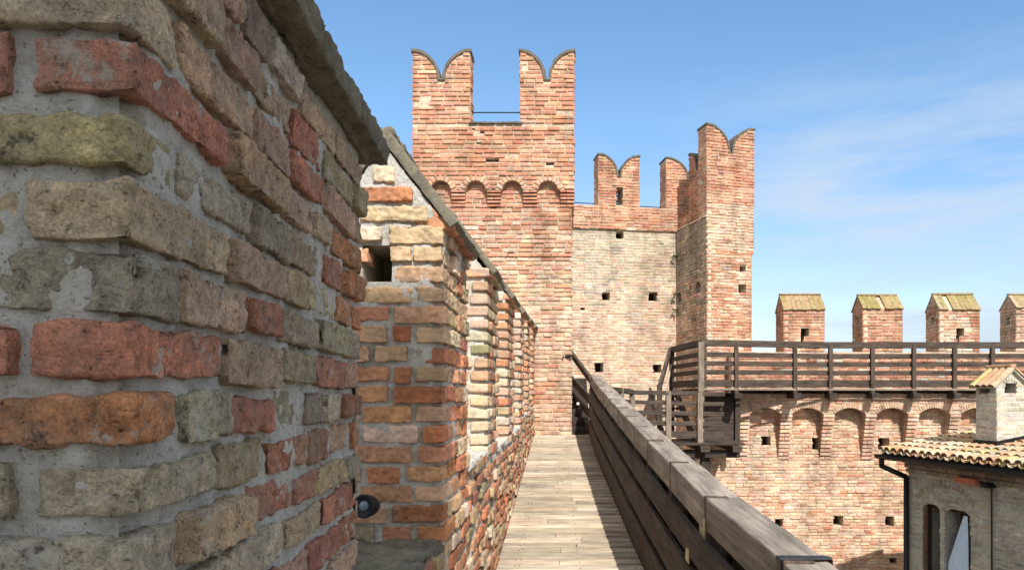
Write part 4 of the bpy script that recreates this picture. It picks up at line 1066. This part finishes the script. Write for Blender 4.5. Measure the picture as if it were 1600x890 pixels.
# terracotta ledge and cable with its small lamp
s=MB(); t0=hu_(1505); t1=hu_(1538); rbox(s,WO+HU*((t0+t1)/2)-HV*.06+ZUP*hz(1520,750),HU,HV,ZUP,(t1-t0)/2,.10,.045,.012,None,(.004,.002),2.,0,(.5,.16,.08))
s.build('ledge',[mat_plain('terracotta',(.50,.17,.09),.8)],ho)
wl=tag(empty('wall_lamp'),'small dark lamp with its cable running down the house wall','lamp')
s=MB(); c=WO+HU*hu_(1553)-HV*.10+ZUP*hz(1553,757); rbox(s,c,HU,HV,ZUP,.07,.08,.035,.015,None,(0,0),0,0); plank(s,c-HU*.14+ZUP*.03,c+HU*.1,.03,.03); s.build('housing',[M['iron']],wl)
s=MB(); rod(s,c+HV*.06,V(c.x,c.y,-6)+HV*.075,.012); s.build('cable',[M['iron']],wl)

# ================================================================== GROUND, ADDED SHADE CASTER BEHIND
mb=MB(); mb.add([V(-900,-900,-8.),V(900,-900,-8.),V(900,900,-8.),V(-900,900,-8.)],[(0,1,2,3)])
gm=mat_mortar('courtyard_gravel',(.17,.155,.13),2.,.02,.7)
gr=mb.build('ground',[gm]); gr['kind']='structure'
gt=tag(empty('shade_caster'),'slender unseen brick block added behind the viewer to shade the closest merlons','tower')
mb=MB(); rng=random.Random(150)
slab(mb,V(1.7,-9.,0),EX,V(0,1,0),1.3,1.6,-8.,12.05,0,0.)  # unseen tower-like block, added and sized to throw shade on the nearest merlons
courses(mb,V(3.0,-9.,0),-EX,V(0,1,0),1.3,-2.,12.,pal=PAL_TOWER,rng=rng)
mb.build('wall',[M['brick_far'],M['mortar_far']],gt)

# ================================================================== CAMERA, LIGHT, SKY
cam=bpy.data.cameras.new('camera'); co=bpy.data.objects.new('camera',cam); C.objects.link(co)
co.location=(0,0,0); co.rotation_euler=(math.radians(90),0,0)
cam.sensor_width=36; cam.lens=36*F/1600; cam.shift_x=-85/1600; cam.shift_y=171/1600; cam.clip_start=.02; cam.clip_end=3000
sc.camera=co
AZ,EL=math.radians(16),math.radians(43)                     # sun behind us, a little to the right
to_sun=V(math.sin(AZ)*math.cos(EL),-math.cos(AZ)*math.cos(EL),math.sin(EL))
sl=bpy.data.lights.new('sun','SUN'); sl.energy=4.6; sl.angle=math.radians(.5); sl.color=(1.,.955,.895)
so=bpy.data.objects.new('sun',sl); C.objects.link(so); so.rotation_euler=to_sun.to_track_quat('Z','Y').to_euler()
w=bpy.data.worlds.new('World'); sc.world=w; w.use_nodes=True; t=w.node_tree; t.nodes.clear()
out=t.nodes.new('ShaderNodeOutputWorld'); bg=t.nodes.new('ShaderNodeBackground'); t.links.new(bg.outputs[0],out.inputs[0])
sk=t.nodes.new('ShaderNodeTexSky'); sk.sky_type='NISHITA'; sk.sun_disc=False; sk.sun_elevation=EL
sk.sun_rotation=math.atan2(to_sun.x,to_sun.y)
sk.air_density=1.0; sk.dust_density=.6; sk.ozone_density=1.0
bg.inputs[1].default_value=.14
tc=N_(t,'ShaderNodeTexCoord'); mp=N_(t,'ShaderNodeMapping'); mp.inputs['Scale'].default_value=(1.2,1.2,7.); mp.inputs['Rotation'].default_value=(0,math.radians(-9),0)
t.links.new(tc.outputs['Generated'],mp.inputs['Vector'])
n1=noise_n(t,mp.outputs[0],1.6,8,.62)
sep=N_(t,'ShaderNodeSeparateXYZ'); t.links.new(tc.outputs['Generated'],sep.inputs[0])
zr=ramp(t,sep.outputs['Z'],[(.0,g3(.9)),(.20,g3(.9)),(.30,g3(.6)),(.40,g3(0))])
xr=ramp(t,sep.outputs['X'],[(.10,g3(.15)),(.30,g3(1.))])
cl_=mixc(t,1.,mixc(t,1.,ramp(t,n1,[(.43,g3(0)),(.60,g3(1))]),zr,'MULTIPLY'),xr,'MULTIPLY')
tz_=ramp(t,sep.outputs['Z'],[(.0,(.86,.86,.95)),(.16,(.84,.88,.98)),(.34,(.80,1.,1.09))])
skc=mixc(t,1.,sk.outputs[0],tz_,'MULTIPLY')
colr=mixc(t,cl_,skc,(3.3,3.85,4.5))
# unseen bright cloud added behind and beside the viewer to fill the shade
mp3=N_(t,'ShaderNodeMapping'); mp3.inputs['Scale'].default_value=(1.6,1.6,2.6); t.links.new(tc.outputs['Generated'],mp3.inputs['Vector'])
n3=noise_n(t,mp3.outputs[0],1.7,8,.55)
yb=ramp(t,N_(t,'ShaderNodeMath',operation='MULTIPLY_ADD').outputs[0],[(.72,g3(1)),(.84,g3(0))])
ma=t.nodes[-1] if False else [n for n in t.nodes if n.type=='MATH'][-1]; ma.inputs[1].default_value=.5; ma.inputs[2].default_value=.5; t.links.new(sep.outputs['Y'],ma.inputs[0])
colr=mixc(t,mixc(t,1.,ramp(t,n3,[(.40,g3(0)),(.52,g3(1))]),yb,'MULTIPLY'),colr,(5.6,5.6,5.5))
t.links.new(colr,bg.inputs[0])
sc.view_settings.view_transform='Standard'; sc.view_settings.look='None'; sc.view_settings.exposure=.50; sc.view_settings.gamma=1
sc.render.engine='CYCLES'
sc.cycles.use_denoising=True
